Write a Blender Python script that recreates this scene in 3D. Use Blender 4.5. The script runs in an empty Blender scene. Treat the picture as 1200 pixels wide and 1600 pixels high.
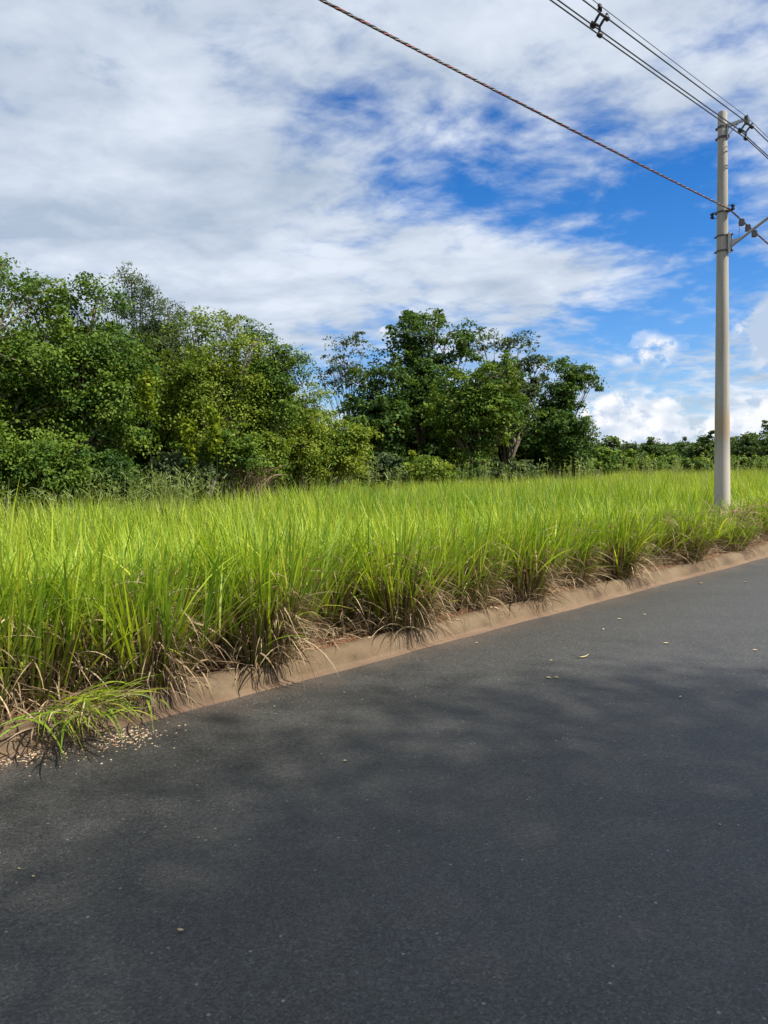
import bpy, math, random
import numpy as np
from mathutils import Vector, Matrix

SC = bpy.context.scene
COL = SC.collection
R = math.radians
rng = np.random.default_rng(11)

# ------------------------------------------------------------------ camera
CAM_H = 1.6
cam_d = bpy.data.cameras.new('camera')
cam_d.sensor_fit = 'HORIZONTAL'; cam_d.sensor_width = 36.0; cam_d.lens = 36.0
cam_d.clip_start = 0.05; cam_d.clip_end = 9000
cam = bpy.data.objects.new('camera', cam_d); COL.objects.link(cam)
PITCH, ROLL = R(-3.58), R(-0.8)
cam_rot = Matrix.Rotation(R(90) + PITCH, 3, 'X') @ Matrix.Rotation(ROLL, 3, 'Z')
cam.matrix_world = Matrix.Translation((0, 0, CAM_H)) @ cam_rot.to_4x4()
SC.camera = cam

# ------------------------------------------------------------------ sky and sun
SUN_AZ, SUN_EL = 110.0, 50.0          # degrees clockwise from +Y (the view), above the horizon
w = bpy.data.worlds.new('World'); SC.world = w; w.use_nodes = True
NT = w.node_tree; NT.nodes.clear()
w.cycles.sampling_method = 'MANUAL'; w.cycles.sample_map_resolution = 256


class NG:
    """small helper to write shader maths"""
    def __init__(s, nt): s.nt = nt
    def put(s, sock, v):
        if isinstance(v, (int, float)): sock.default_value = v
        elif isinstance(v, (tuple, list)): sock.default_value = v
        else: s.nt.links.new(v, sock)
    def m(s, op, a, b=0.0, c=0.0, clamp=False):
        n = s.nt.nodes.new('ShaderNodeMath'); n.operation = op; n.use_clamp = clamp
        s.put(n.inputs[0], a); s.put(n.inputs[1], b); s.put(n.inputs[2], c)
        return n.outputs[0]
    def add(s, *a):
        r = a[0]
        for b in a[1:]: r = s.m('ADD', r, b)
        return r
    def mul(s, a, b): return s.m('MULTIPLY', a, b)
    def smooth(s, v, lo, hi, t0=0.0, t1=1.0):
        n = s.nt.nodes.new('ShaderNodeMapRange'); n.interpolation_type = 'SMOOTHSTEP'
        s.put(n.inputs[0], v)
        for i, q in enumerate((lo, hi, t0, t1)): s.put(n.inputs[1 + i], q)
        return n.outputs[0]
    def lin(s, v, lo, hi, t0=0.0, t1=1.0):
        n = s.nt.nodes.new('ShaderNodeMapRange')
        s.put(n.inputs[0], v)
        for i, q in enumerate((lo, hi, t0, t1)): s.put(n.inputs[1 + i], q)
        return n.outputs[0]
    def xyz(s, x, y, z):
        n = s.nt.nodes.new('ShaderNodeCombineXYZ')
        s.put(n.inputs[0], x); s.put(n.inputs[1], y); s.put(n.inputs[2], z)
        return n.outputs[0]
    def noise(s, vec, scale, detail=5, rough=0.55, dist=0.0, lac=2.0, dim='3D'):
        n = s.nt.nodes.new('ShaderNodeTexNoise'); n.noise_dimensions = dim
        if vec is not None: s.put(n.inputs['Vector'], vec)
        n.inputs['Scale'].default_value = scale; n.inputs['Detail'].default_value = detail
        n.inputs['Roughness'].default_value = rough; n.inputs['Distortion'].default_value = dist
        n.inputs['Lacunarity'].default_value = lac
        return n.outputs['Fac']
    def voro(s, vec, scale, feature='F1', out='Distance', rand=1.0):
        n = s.nt.nodes.new('ShaderNodeTexVoronoi'); n.feature = feature
        if vec is not None: s.put(n.inputs['Vector'], vec)
        n.inputs['Scale'].default_value = scale; n.inputs['Randomness'].default_value = rand
        return n.outputs[out]
    def mix(s, f, a, b, mode='MIX'):
        n = s.nt.nodes.new('ShaderNodeMix'); n.data_type = 'RGBA'; n.blend_type = mode
        s.put(n.inputs['Factor'], f)
        s.put(n.inputs['A'], a if not isinstance(a, tuple) else (*a[:3], 1))
        s.put(n.inputs['B'], b if not isinstance(b, tuple) else (*b[:3], 1))
        return n.outputs['Result']
    def mapping(s, vec, loc=(0, 0, 0), rot=(0, 0, 0), scale=(1, 1, 1)):
        n = s.nt.nodes.new('ShaderNodeMapping'); s.put(n.inputs[0], vec)
        n.inputs[1].default_value = loc; n.inputs[2].default_value = rot; n.inputs[3].default_value = scale
        return n.outputs[0]


g = NG(NT)
tc = NT.nodes.new('ShaderNodeTexCoord')
sep = NT.nodes.new('ShaderNodeSeparateXYZ'); NT.links.new(tc.outputs['Generated'], sep.inputs[0])
X, Y, Z = sep.outputs
sky = NT.nodes.new('ShaderNodeTexSky'); sky.sky_type = 'NISHITA'; sky.sun_disc = False
sky.sun_elevation = R(SUN_EL); sky.sun_rotation = R(SUN_AZ)
sky.altitude = 600; sky.air_density = 1.0; sky.dust_density = 0.3; sky.ozone_density = 2.5
hs = NT.nodes.new('ShaderNodeHueSaturation'); NT.links.new(sky.outputs[0], hs.inputs['Color'])
hs.inputs['Saturation'].default_value = 1.58; hs.inputs['Value'].default_value = 1.18
D = 57.29578
az = g.mul(g.m('ARCTAN2', X, Y), D)          # degrees to the right of +Y
el = g.mul(g.m('ARCSINE', Z), D)


def gauss(a0, e0, sa, se, amp, rot=0.0):
    dx = g.m('SUBTRACT', az, a0); dy = g.m('SUBTRACT', el, e0)
    c, s_ = math.cos(R(rot)), math.sin(R(rot))
    u = g.add(g.mul(dx, c / sa), g.mul(dy, s_ / sa))
    v = g.add(g.mul(dx, -s_ / se), g.mul(dy, c / se))
    q = g.add(g.mul(u, u), g.mul(v, v))
    return g.mul(g.m('EXPONENT', g.mul(q, -1.0)), amp)


# high cloud sheet, on a flat layer overhead
zz = g.add(g.m('MAXIMUM', Z, 0.0), 0.16)
P = g.xyz(g.m('DIVIDE', X, zz), g.m('DIVIDE', Y, zz), 0.0)
warp = g.noise(g.mapping(P, loc=(5, 5, 0)), 2.3, 2, 0.5, dim='2D')
wv = g.xyz(g.mul(g.add(warp, -0.5), 0.16), g.mul(g.add(warp, -0.5), -0.10), 0.0)
vadd = NT.nodes.new('ShaderNodeVectorMath'); vadd.operation = 'ADD'
NT.links.new(P, vadd.inputs[0]); NT.links.new(wv, vadd.inputs[1]); PW = vadd.outputs[0]
nA = g.noise(g.mapping(PW, loc=(3.1, 0.4, 0), rot=(0, 0, R(24)), scale=(1.0, 1.1, 1.0)), 1.5, 6, 0.55, dim='2D')
nB = g.noise(g.mapping(PW, loc=(7.0, 2.0, 0), rot=(0, 0, R(-35)), scale=(1.0, 1.1, 1)), 7.0, 5, 0.58, dim='2D')
nC = g.noise(g.mapping(PW, loc=(1.0, 9.0, 0), rot=(0, 0, R(15)), scale=(1.0, 1.25, 1)), 2.6, 5, 0.55, dim='2D')
bias = g.add(gauss(20, 17.0, 9.0, 4.6, -0.50, -20), gauss(1.5, 21.5, 9.0, 4.2, -0.36, -8), gauss(9.0, 18.0, 5, 2.6, -0.25),
             gauss(20, 8.5, 10, 4.5, -0.42, 0), gauss(27, 27.5, 4.0, 2.6, -0.24, -25), gauss(-1.5, 7.0, 6.5, 3.0, -0.34),
             gauss(9, 13.6, 9, 1.7, 0.30, -12), gauss(26, 13.2, 7, 0.6, 0.16, -4), gauss(-17, 22, 14, 15, 0.34),
             gauss(14, 27, 12, 5, 0.12), gauss(19, 22, 9, 1.4, 0.22, 24))
dens = g.add(g.mul(g.add(nA, -0.5), 0.9), g.mul(g.add(nB, -0.5), 0.85), bias, 0.66)
cover = g.smooth(dens, 0.16, 0.80)
lum = g.add(g.mul(g.add(nC, -0.5), 1.9), g.mul(g.add(nB, -0.5), 0.7), gauss(-20, 29, 14, 7, -0.12),
            gauss(-17, 17.5, 12, 2.0, -0.34, 8), gauss(-9, 13.5, 16, 1.6, 0.22, -6), gauss(-20, 22.5, 11, 1.6, 0.25, -4), gauss(14, 26, 10, 6, 0.24),
            gauss(6, 13.5, 14, 2, 0.2, -8), gauss(-5, 29, 5, 4, -0.2), 0.46)
c_hi = g.mix(g.m('MULTIPLY', lum, 1.0, clamp=True), (4.1, 4.9, 6.0), (7.1, 7.7, 8.6))

# heaped clouds low over the horizon
QX, QY = 20.22, 11.46
Q = g.xyz(g.add(g.mul(az, 0.1), QX), g.add(g.mul(el, 0.125), QY), 0.0)


def heap(vec):
    a = g.noise(vec, 2.2, 2, 0.5, dim='2D')
    b = g.noise(vec, 6.0, 6, 0.6, dim='2D')
    bil = g.m('ABSOLUTE', g.add(g.mul(b, 2.0), -1.0))
    return g.add(g.mul(a, 0.75), g.mul(bil, -0.20), g.mul(b, 0.30), -0.04)


shape = g.add(gauss(16.8, 2.8, 3.2, 2.6, 0.27), gauss(20.6, 8.0, 3.6, 2.4, 0.27), gauss(18.8, 9.6, 3.2, 1.0, 0.10), gauss(25.5, 2.4, 3.4, 2.2, 0.27),
              gauss(27.0, 8.8, 2.3, 3.2, 0.50), gauss(0.3, 9.8, 0.9, 0.5, 0.34), gauss(20.8, 4.6, 1.8, 1.3, 0.14),
              gauss(23.2, 6.8, 1.2, 2.6, -0.10), gauss(22.3, 3.6, 0.9, 1.6, -0.12), g.smooth(el, 0, 11, 0.03, -0.34))
h0 = g.add(heap(Q), shape)
h1 = g.add(heap(g.mapping(Q, loc=(-0.05, 0.08, 0))), shape)
cum = g.smooth(h0, 0.43, 0.60)
shade = g.smooth(g.m('SUBTRACT', h0, h1), -0.14, 0.16)
thick = g.smooth(h0, 0.60, 0.95, 0.0, 1.0)
grey = gauss(26.6, 9.0, 2.6, 3.6, 1.0)
sh = g.add(shade, g.mul(thick, -0.2), g.mul(grey, -1.1), 0.1)
c_lo = g.mix(g.m('ADD', sh, 0.0, clamp=True), (4.6, 5.6, 7.2), (9.2, 9.3, 9.5))

base = g.mix(g.smooth(el, 0.0, 30.0, 0.26, 0.0), g.mix(1.0, hs.outputs[0], (0.72, 0.84, 1.08), 'MULTIPLY'), (4.2, 6.4, 9.4))
s1 = g.mix(g.mul(cover, 0.96), base, c_hi)
s2 = g.mix(g.mul(cum, 0.97), s1, c_lo)
bg = NT.nodes.new('ShaderNodeBackground'); bg.inputs['Strength'].default_value = 0.072
NT.links.new(s2, bg.inputs['Color'])
wo = NT.nodes.new('ShaderNodeOutputWorld'); NT.links.new(bg.outputs[0], wo.inputs[0])

sun_d = bpy.data.lights.new('sun', 'SUN'); sun_d.energy = 4.9; sun_d.angle = R(0.53); sun_d.color = (1.0, 0.94, 0.84)
sun = bpy.data.objects.new('sun', sun_d); COL.objects.link(sun)
sdir = Vector((math.sin(R(SUN_AZ)) * math.cos(R(SUN_EL)), math.cos(R(SUN_AZ)) * math.cos(R(SUN_EL)), math.sin(R(SUN_EL))))
sun.rotation_euler = sdir.to_track_quat('Z', 'Y').to_euler(); sun.location = sdir * 60

SC.view_settings.view_transform = 'Standard'; SC.view_settings.look = 'None'
SC.view_settings.exposure = 0.65; SC.view_settings.gamma = 1.0

# ------------------------------------------------------------------ helpers
ROT = np.array(cam_rot)


def ray(px, py):                      # direction through a point of the 1200 x 1600 photograph
    return ROT @ np.array([(px - 600) / 1200, (800 - py) / 1200, -1.0])


def ground_at(px, py, z=0.0):
    r = ray(px, py); t = (z - CAM_H) / r[2]
    return np.array([0, 0, CAM_H]) + t * r


def at(px, py, d):                    # the point d metres ahead
    r = ray(px, py)
    return np.array([0, 0, CAM_H]) + r * d / r[1]


# road frame: s runs along the kerb, k across it (k > 0 is the field side)
RO = np.array([-2.14, 4.12]); RD = np.array([0.7106, 0.7036]); RN = np.array([-0.7036, 0.7106])


def W(s, k, z=0.0):
    p = RO + s * RD + k * RN
    return np.array([p[0], p[1], z])


def WS(s, k):                         # arrays
    return RO[0] + s * RD[0] + k * RN[0], RO[1] + s * RD[1] + k * RN[1]


FIELD_Z = 0.115


def mesh_obj(name, verts, faces, mat, parent=None, cols=None, smooth=False, loc=None):
    """verts (n,3), faces (m,k) array or list of lists; cols (n,3) per-vertex colour"""
    me = bpy.data.meshes.new(name)
    verts = np.asarray(verts, dtype=np.float32)
    if isinstance(faces, np.ndarray):
        m, k = faces.shape
        me.vertices.add(len(verts)); me.vertices.foreach_set('co', verts.ravel())
        me.loops.add(m * k); me.loops.foreach_set('vertex_index', faces.astype(np.int32).ravel())
        me.polygons.add(m)
        me.polygons.foreach_set('loop_start', np.arange(0, m * k, k, dtype=np.int32))
        me.polygons.foreach_set('loop_total', np.full(m, k, dtype=np.int32))
        me.update(calc_edges=True)
    else:
        me.from_pydata(verts.tolist(), [], faces); me.update()
    if smooth: me.polygons.foreach_set('use_smooth', np.ones(len(me.polygons), dtype=bool))
    if cols is not None:
        ca = me.color_attributes.new('Col', 'FLOAT_COLOR', 'POINT')
        c4 = np.ones((len(verts), 4), dtype=np.float32); c4[:, :3] = cols
        ca.data.foreach_set('color', c4.ravel())
    me.materials.append(mat)
    o = bpy.data.objects.new(name, me); COL.objects.link(o)
    if parent: o.parent = parent
    if loc is not None: o.location = loc
    return o


def tag(o, label=None, cat=None, group=None, kind=None):
    if label: o['label'] = label
    if cat: o['category'] = cat
    if group: o['group'] = group
    if kind: o['kind'] = kind
    return o


def thing(name, label, cat, loc=(0, 0, 0), group=None):
    o = bpy.data.objects.new(name, None); COL.objects.link(o); o.location = loc
    o.empty_display_size = 0.2
    return tag(o, label, cat, group)


class MB:
    """collects shapes into one mesh"""
    def __init__(s): s.v = []; s.f = []; s.c = []; s.col = (1, 1, 1)
    def _add(s, vs, fs):
        b = len(s.v); s.v += [tuple(map(float, q)) for q in vs]; s.f += [[i + b for i in q] for q in fs]
        s.c += [s.col] * len(vs)
    def tube(s, pts, rad, n=8, cap=True):
        pts = [np.asarray(p, float) for p in pts]
        if np.isscalar(rad): rad = [rad] * len(pts)
        vs = []; fs = []
        up = None
        for i, p in enumerate(pts):
            a = pts[max(i - 1, 0)]; b = pts[min(i + 1, len(pts) - 1)]
            t = (b - a) / (np.linalg.norm(b - a) + 1e-9)
            if up is None:
                up = np.array([0, 0, 1.0]) if abs(t[2]) < 0.9 else np.array([1.0, 0, 0])
            e = np.cross(t, up); e /= np.linalg.norm(e) + 1e-9
            f = np.cross(e, t); up = f
            for j in range(n):
                q = 2 * math.pi * j / n
                vs.append(p + rad[i] * (math.cos(q) * e + math.sin(q) * f))
        for i in range(len(pts) - 1):
            for j in range(n):
                fs.append([i * n + j, i * n + (j + 1) % n, (i + 1) * n + (j + 1) % n, (i + 1) * n + j])
        if cap:
            fs.append(list(range(n))[::-1]); fs.append([(len(pts) - 1) * n + j for j in range(n)])
        s._add(vs, fs)
    def lathe(s, prof, org=(0, 0, 0), axis='Z', n=16):
        vs = []; fs = []
        for r, z in prof:
            for j in range(n):
                q = 2 * math.pi * j / n
                p = (r * math.cos(q), r * math.sin(q), z)
                if axis == 'X': p = (p[2], p[0], p[1])
                if axis == 'Y': p = (p[1], p[2], p[0])
                vs.append((p[0] + org[0], p[1] + org[1], p[2] + org[2]))
        for i in range(len(prof) - 1):
            for j in range(n):
                fs.append([i * n + j, i * n + (j + 1) % n, (i + 1) * n + (j + 1) % n, (i + 1) * n + j])
        fs.append(list(range(n))[::-1]); fs.append([(len(prof) - 1) * n + j for j in range(n)])
        s._add(vs, fs)
    def box(s, c, h):
        x, y, z = c; a, b, d = h
        vs = [(x + i * a, y + j * b, z + k * d) for i in (-1, 1) for j in (-1, 1) for k in (-1, 1)]
        s._add(vs, [[0, 1, 3, 2], [4, 6, 7, 5], [0, 4, 5, 1], [2, 3, 7, 6], [0, 2, 6, 4], [1, 5, 7, 3]])
    def prism(s, poly, axis_vec, org=(0, 0, 0)):
        a = np.asarray(axis_vec, float); o = np.asarray(org, float)
        vs = [np.asarray(p, float) + o - a for p in poly] + [np.asarray(p, float) + o + a for p in poly]
        n = len(poly)
        fs = [list(range(n))[::-1], [n + i for i in range(n)]]
        fs += [[i, (i + 1) % n, n + (i + 1) % n, n + i] for i in range(n)]
        s._add(vs, fs)
    def build(s, name, mat, parent=None, smooth=True):
        o = mesh_obj(name, s.v, s.f, mat, parent, cols=np.array(s.c))
        if smooth:
            me = o.data
            me.polygons.foreach_set('use_smooth', np.ones(len(me.polygons), dtype=bool))
            me.set_sharp_from_angle(angle=R(40))
        return o


# ------------------------------------------------------------------ materials
def new_mat(name):
    m = bpy.data.materials.new(name); m.use_nodes = True
    nt = m.node_tree; nt.nodes.clear()
    q = NG(nt)
    out = nt.nodes.new('ShaderNodeOutputMaterial')
    return m, nt, q, out


def principled(nt, q, col, rough=0.6, spec=0.5, metal=0.0, normal=None):
    p = nt.nodes.new('ShaderNodeBsdfPrincipled')
    q.put(p.inputs['Base Color'], col if not isinstance(col, tuple) else (*col[:3], 1))
    q.put(p.inputs['Roughness'], rough); p.inputs['Specular IOR Level'].default_value = spec
    p.inputs['Metallic'].default_value = metal
    if normal is not None: nt.links.new(normal, p.inputs['Normal'])
    return p


def bump(nt, q, h, strength=0.5, dist=0.01):
    b = nt.nodes.new('ShaderNodeBump'); b.inputs['Strength'].default_value = strength
    b.inputs['Distance'].default_value = dist; nt.links.new(h, b.inputs['Height'])
    return b.outputs[0]


def objco(nt):
    return nt.nodes.new('ShaderNodeTexCoord').outputs['Object']


def mat_leaf(name, trans=0.3, rough=0.5, spec=0.35, tint=(1.25, 1.15, 0.5)):
    m, nt, q, out = new_mat(name)
    at_ = nt.nodes.new('ShaderNodeAttribute'); at_.attribute_name = 'Col'
    p = principled(nt, q, at_.outputs['Color'], rough, spec)
    t = nt.nodes.new('ShaderNodeBsdfTranslucent')
    nt.links.new(q.mix(1.0, at_.outputs['Color'], tint, 'MULTIPLY'), t.inputs['Color'])
    mx = nt.nodes.new('ShaderNodeMixShader'); mx.inputs[0].default_value = trans
    nt.links.new(p.outputs[0], mx.inputs[1]); nt.links.new(t.outputs[0], mx.inputs[2])
    nt.links.new(mx.outputs[0], out.inputs[0])
    return m


def mat_vcol(name, rough=0.8, spec=0.3, bscale=40, bstr=0.3, bdist=0.01, metal=0.0, var=0.25):
    m, nt, q, out = new_mat(name)
    at_ = nt.nodes.new('ShaderNodeAttribute'); at_.attribute_name = 'Col'
    n = q.noise(objco(nt), bscale, 4, 0.6)
    c = q.mix(1.0, at_.outputs['Color'], q.mix(n, (1 - var,) * 3, (1 + var,) * 3), 'MULTIPLY')
    p = principled(nt, q, c, rough, spec, metal, bump(nt, q, n, bstr, bdist))
    nt.links.new(p.outputs[0], out.inputs[0])
    return m


def mat_asphalt():
    m, nt, q, out = new_mat('asphalt')
    co = objco(nt)
    big = q.noise(co, 0.55, 4, 0.55)
    mid = q.noise(co, 7.0, 4, 0.6)
    ag = nt.nodes.new('ShaderNodeTexVoronoi'); q.put(ag.inputs['Vector'], co); ag.inputs['Scale'].default_value = 125
    ag2 = nt.nodes.new('ShaderNodeTexVoronoi'); q.put(ag2.inputs['Vector'], co); ag2.inputs['Scale'].default_value = 38
    sepc = nt.nodes.new('ShaderNodeSeparateColor'); nt.links.new(ag.outputs['Color'], sepc.inputs[0])
    sepd = nt.nodes.new('ShaderNodeSeparateColor'); nt.links.new(ag2.outputs['Color'], sepd.inputs[0])
    alng = q.mapping(co, rot=(0, 0, R(-44.7)), scale=(0.12, 1.0, 1.0))
    bands = q.noise(alng, 1.6, 4, 0.6)
    blot = q.noise(co, 1.7, 5, 0.62)
    v = q.add(0.19, q.mul(bands, 0.44), q.mul(blot, 0.40), q.mul(big, 0.36), q.mul(mid, 0.28), q.mul(q.add(sepc.outputs[0], -0.5), 1.0))
    base = q.mix(q.smooth(big, 0.35, 0.65), (0.050, 0.048, 0.042), (0.049, 0.047, 0.043))
    c = q.mix(1.0, base, q.xyz(v, v, v), 'MULTIPLY')
    # odd pale stones, and small open pits between the stones
    pale = q.mul(q.smooth(sepd.outputs[1], 0.968, 0.976), q.smooth(ag2.outputs['Distance'], 0.28, 0.14))
    c = q.mix(pale, c, (0.26, 0.24, 0.21))
    c = q.mix(q.mul(q.smooth(sepc.outputs[1], 0.93, 0.97), 0.42), c, (0.16, 0.16, 0.155))  # specular sparkle painted into the colour as small light specks
    c = q.mix(q.mul(q.smooth(sepc.outputs[1], 0.10, 0.04), 0.7), c, (0.02, 0.02, 0.022))
    pit = q.mul(q.smooth(q.noise(co, 26, 3, 0.7), 0.60, 0.72), q.smooth(mid, 0.42, 0.62))
    c = q.mix(q.mul(pit, 0.7), c, (0.018, 0.018, 0.02))
    # dust and sand blown out from the kerb
    sx = nt.nodes.new('ShaderNodeSeparateXYZ'); nt.links.new(co, sx.inputs[0])
    kk = q.add(q.mul(q.add(sx.outputs[0], -RO[0]), RN[0]), q.mul(q.add(sx.outputs[1], -RO[1]), RN[1]))
    dust = q.mul(q.smooth(q.add(kk, q.mul(q.add(blot, -0.5), 0.7)), -0.34, 0.05), q.smooth(q.noise(co, 60, 4, 0.7), 0.35, 0.7))
    c = q.mix(q.mul(dust, 0.45), c, (0.24, 0.15, 0.10))
    h = q.add(q.mul(ag.outputs['Distance'], -0.9), q.mul(ag2.outputs['Distance'], -0.2), q.mul(pit, -0.8), q.mul(sepc.outputs[2], 0.35))
    p = principled(nt, q, c, 0.60, 0.62, 0.0, bump(nt, q, h, 0.75, 0.006))
    nt.links.new(p.outputs[0], out.inputs[0])
    return m


def mat_kerb():
    m, nt, q, out = new_mat('kerb_concrete')
    co = objco(nt)
    a = q.noise(co, 3.0, 6, 0.65); b = q.noise(co, 28, 5, 0.65); f = q.noise(co, 160, 3, 0.7)
    c = q.mix(q.smooth(a, 0.35, 0.65), (0.205, 0.150, 0.090), (0.155, 0.102, 0.056))
    c = q.mix(q.mul(q.smooth(b, 0.46, 0.68), 0.75), c, (0.16, 0.115, 0.08))
    st = q.noise(co, 1.3, 5, 0.7)
    c = q.mix(q.smooth(st, 0.44, 0.60, 0, 0.85), c, (0.10, 0.066, 0.042))
    c = q.mix(q.mul(q.smooth(f, 0.57, 0.7), 0.45), c, (0.32, 0.25, 0.18))
    sz = nt.nodes.new('ShaderNodeSeparateXYZ'); nt.links.new(co, sz.inputs[0])
    c = q.mix(q.smooth(q.add(sz.outputs[2], q.mul(a, 0.03)), 0.05, 0.025, 0.0, 0.6), c, (0.23, 0.15, 0.10))
    h = q.add(q.mul(b, 0.5), q.mul(f, 0.5))
    p = principled(nt, q, c, 0.85, 0.25, 0.0, bump(nt, q, h, 0.9, 0.02))
    nt.links.new(p.outputs[0], out.inputs[0])
    return m


def mat_soil():
    m, nt, q, out = new_mat('red_soil')
    co = objco(nt)
    a = q.noise(co, 2.0, 5, 0.6); b = q.noise(co, 22, 5, 0.7)
    c = q.mix(a, (0.13, 0.062, 0.036), (0.20, 0.105, 0.062))
    c = q.mix(q.smooth(b, 0.52, 0.7, 0, 0.75), c, (0.20, 0.145, 0.085))
    p = principled(nt, q, c, 0.95, 0.1, 0.0, bump(nt, q, b, 0.8, 0.03))
    nt.links.new(p.outputs[0], out.inputs[0])
    return m


def mat_ground():
    m, nt, q, out = new_mat('far_ground')
    co = objco(nt)
    a = q.noise(co, 0.05, 6, 0.6)
    c = q.mix(a, (0.075, 0.10, 0.03), (0.15, 0.14, 0.06))
    p = principled(nt, q, c, 0.95, 0.1)
    nt.links.new(p.outputs[0], out.inputs[0])
    return m


def mat_pole():
    m, nt, q, out = new_mat('pole_concrete')
    co = objco(nt)
    a = q.noise(q.mapping(co, scale=(8, 8, 0.35)), 1.5, 6, 0.7)
    b = q.noise(co, 45, 4, 0.6)
    c = q.mix(q.smooth(a, 0.35, 0.68), (0.40, 0.38, 0.33), (0.28, 0.265, 0.225))
    c = q.mix(q.mul(q.smooth(b, 0.5, 0.75), 0.35), c, (0.18, 0.155, 0.12))
    sz = nt.nodes.new('ShaderNodeSeparateXYZ'); nt.links.new(co, sz.inputs[0])
    low = q.smooth(q.add(sz.outputs[2], q.mul(a, 0.8)), 2.4, 1.7)
    c = q.mix(q.mul(low, 0.75), c, (0.52, 0.47, 0.41))
    ring = q.mul(q.smooth(q.add(sz.outputs[2], q.mul(a, 0.5)), 2.0, 2.3), q.smooth(q.add(sz.outputs[2], q.mul(a, 0.5)), 2.9, 2.4))
    c = q.mix(q.mul(ring, 0.55), c, (0.36, 0.23, 0.11))
    p = principled(nt, q, c, 0.8, 0.3, 0.0, bump(nt, q, q.add(q.mul(b, 0.6), a), 0.3, 0.01))
    nt.links.new(p.outputs[0], out.inputs[0])
    return m


def mat_plain(name, col, rough=0.5, metal=0.0, scale=60, var=0.2):
    m, nt, q, out = new_mat(name)
    n = q.noise(objco(nt), scale, 4, 0.6)
    c = q.mix(1.0, col, q.mix(n, (1 - var,) * 3, (1 + var,) * 3), 'MULTIPLY')
    p = principled(nt, q, c, rough, 0.4, metal, bump(nt, q, n, 0.15, 0.004))
    nt.links.new(p.outputs[0], out.inputs[0])
    return m


M_LEAF = mat_leaf('leaf', 0.32, 0.6, 0.16)
M_GRASS = mat_leaf('grass_blade', 0.38, 0.5, 0.3, (1.12, 1.15, 0.35))
M_STRAW = mat_leaf('dry_straw', 0.2, 0.7, 0.15, (1.1, 1.0, 0.85))
M_BARK = mat_vcol('bark', 0.9, 0.15, 14, 0.8, 0.03, var=0.5)
M_ASPH = mat_asphalt(); M_KERB = mat_kerb(); M_SOIL = mat_soil(); M_GROUND = mat_ground(); M_POLE = mat_pole()
M_GALV = mat_plain('galvanised_steel', (0.36, 0.37, 0.37), 0.45, 0.6)
M_DARKMETAL = mat_plain('weathered_steel', (0.09, 0.085, 0.08), 0.55, 0.5)
M_BLACK = mat_plain('black_polymer', (0.018, 0.018, 0.02), 0.5)
M_GREYPOLY = mat_plain('grey_polymer', (0.07, 0.085, 0.08), 0.5)
M_RUBBER = mat_plain('cable_sheath', (0.032, 0.033, 0.036), 0.5)
M_WIRE = mat_plain('steel_strand', (0.10, 0.11, 0.12), 0.45, 0.5)
M_RED = mat_plain('red_sheath', (0.26, 0.06, 0.055), 0.5)
M_PALE = mat_plain('grey_sheath', (0.22, 0.20, 0.20), 0.5)
M_HUSK = mat_vcol('dry_husk', 0.8, 0.2, 90, 0.2, 0.002)
M_LENS = mat_plain('lamp_lens', (0.6, 0.6, 0.58), 0.2)

# ------------------------------------------------------------------ the setting
def sheet(name, xs, ys, zf, mat):
    gx, gy = np.meshgrid(xs, ys, indexing='ij')
    v = np.stack([gx.ravel(), gy.ravel(), zf(gx, gy).ravel()], 1)
    n, m_ = len(xs), len(ys)
    i, j = np.meshgrid(np.arange(n - 1), np.arange(m_ - 1), indexing='ij')
    a = (i * m_ + j).ravel()
    f = np.stack([a, a + m_, a + m_ + 1, a + 1], 1)
    return tag(mesh_obj(name, v, f, mat, smooth=True), kind='structure')


sheet('ground', np.linspace(-3000, 3000, 25), np.linspace(-3000, 3000, 25), lambda x, y: x * 0 - 0.06, M_GROUND)


def strip(name, ss, kz, mat, wob=None, seed=1):
    """a profile of (k, z) swept along the road"""
    r = np.random.default_rng(seed)
    ss = np.asarray(ss, float); K = len(kz)
    v = np.zeros((len(ss), K, 3))
    for j, (k, z) in enumerate(kz):
        kk = np.full(len(ss), k); zz_ = np.full(len(ss), z)
        if wob is not None:
            dk, dz = wob(ss, j); kk = kk + dk; zz_ = zz_ + dz
        v[:, j, 0], v[:, j, 1] = WS(ss, kk); v[:, j, 2] = zz_
    i, j = np.meshgrid(np.arange(len(ss) - 1), np.arange(K - 1), indexing='ij')
    a = (i * K + j).ravel()
    f = np.stack([a, a + K, a + K + 1, a + 1], 1)
    return mesh_obj(name, v.reshape(-1, 3), f, mat, smooth=True)


tag(strip('road', np.linspace(-80, 260, 120), [(-7.6, 0.0), (-5, 0.012), (-3.7, 0.02), (-2, 0.012), (-0.5, 0.002), (0.05, 0.0)], M_ASPH), kind='structure')
KERB = [(0.0, -0.06), (0.0, 0.008), (0.03, 0.012), (0.058, 0.018), (0.072, 0.036), (0.092, 0.076), (0.114, 0.108), (0.145, 0.131),
        (0.19, 0.142), (0.24, 0.142), (0.285, 0.130), (0.335, 0.095), (0.375, -0.06)]


def kerb_wob(ss, j):
    a = 0.010 * np.sin(ss * 1.7 + 0.4) + 0.007 * np.sin(ss * 4.1) + 0.004 * np.sin(ss * 11.3 + j)
    b = 0.006 * np.sin(ss * 1.1 + 1) + 0.004 * np.sin(ss * 5.3 + 0.3 * j)
    r = np.random.default_rng(900 + j)
    if j > 2: a = a + r.normal(0, 0.0035, len(ss)); b = b + r.normal(0, 0.0035, len(ss))
    if j < 2: b = b * 0
    return a, b


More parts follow.
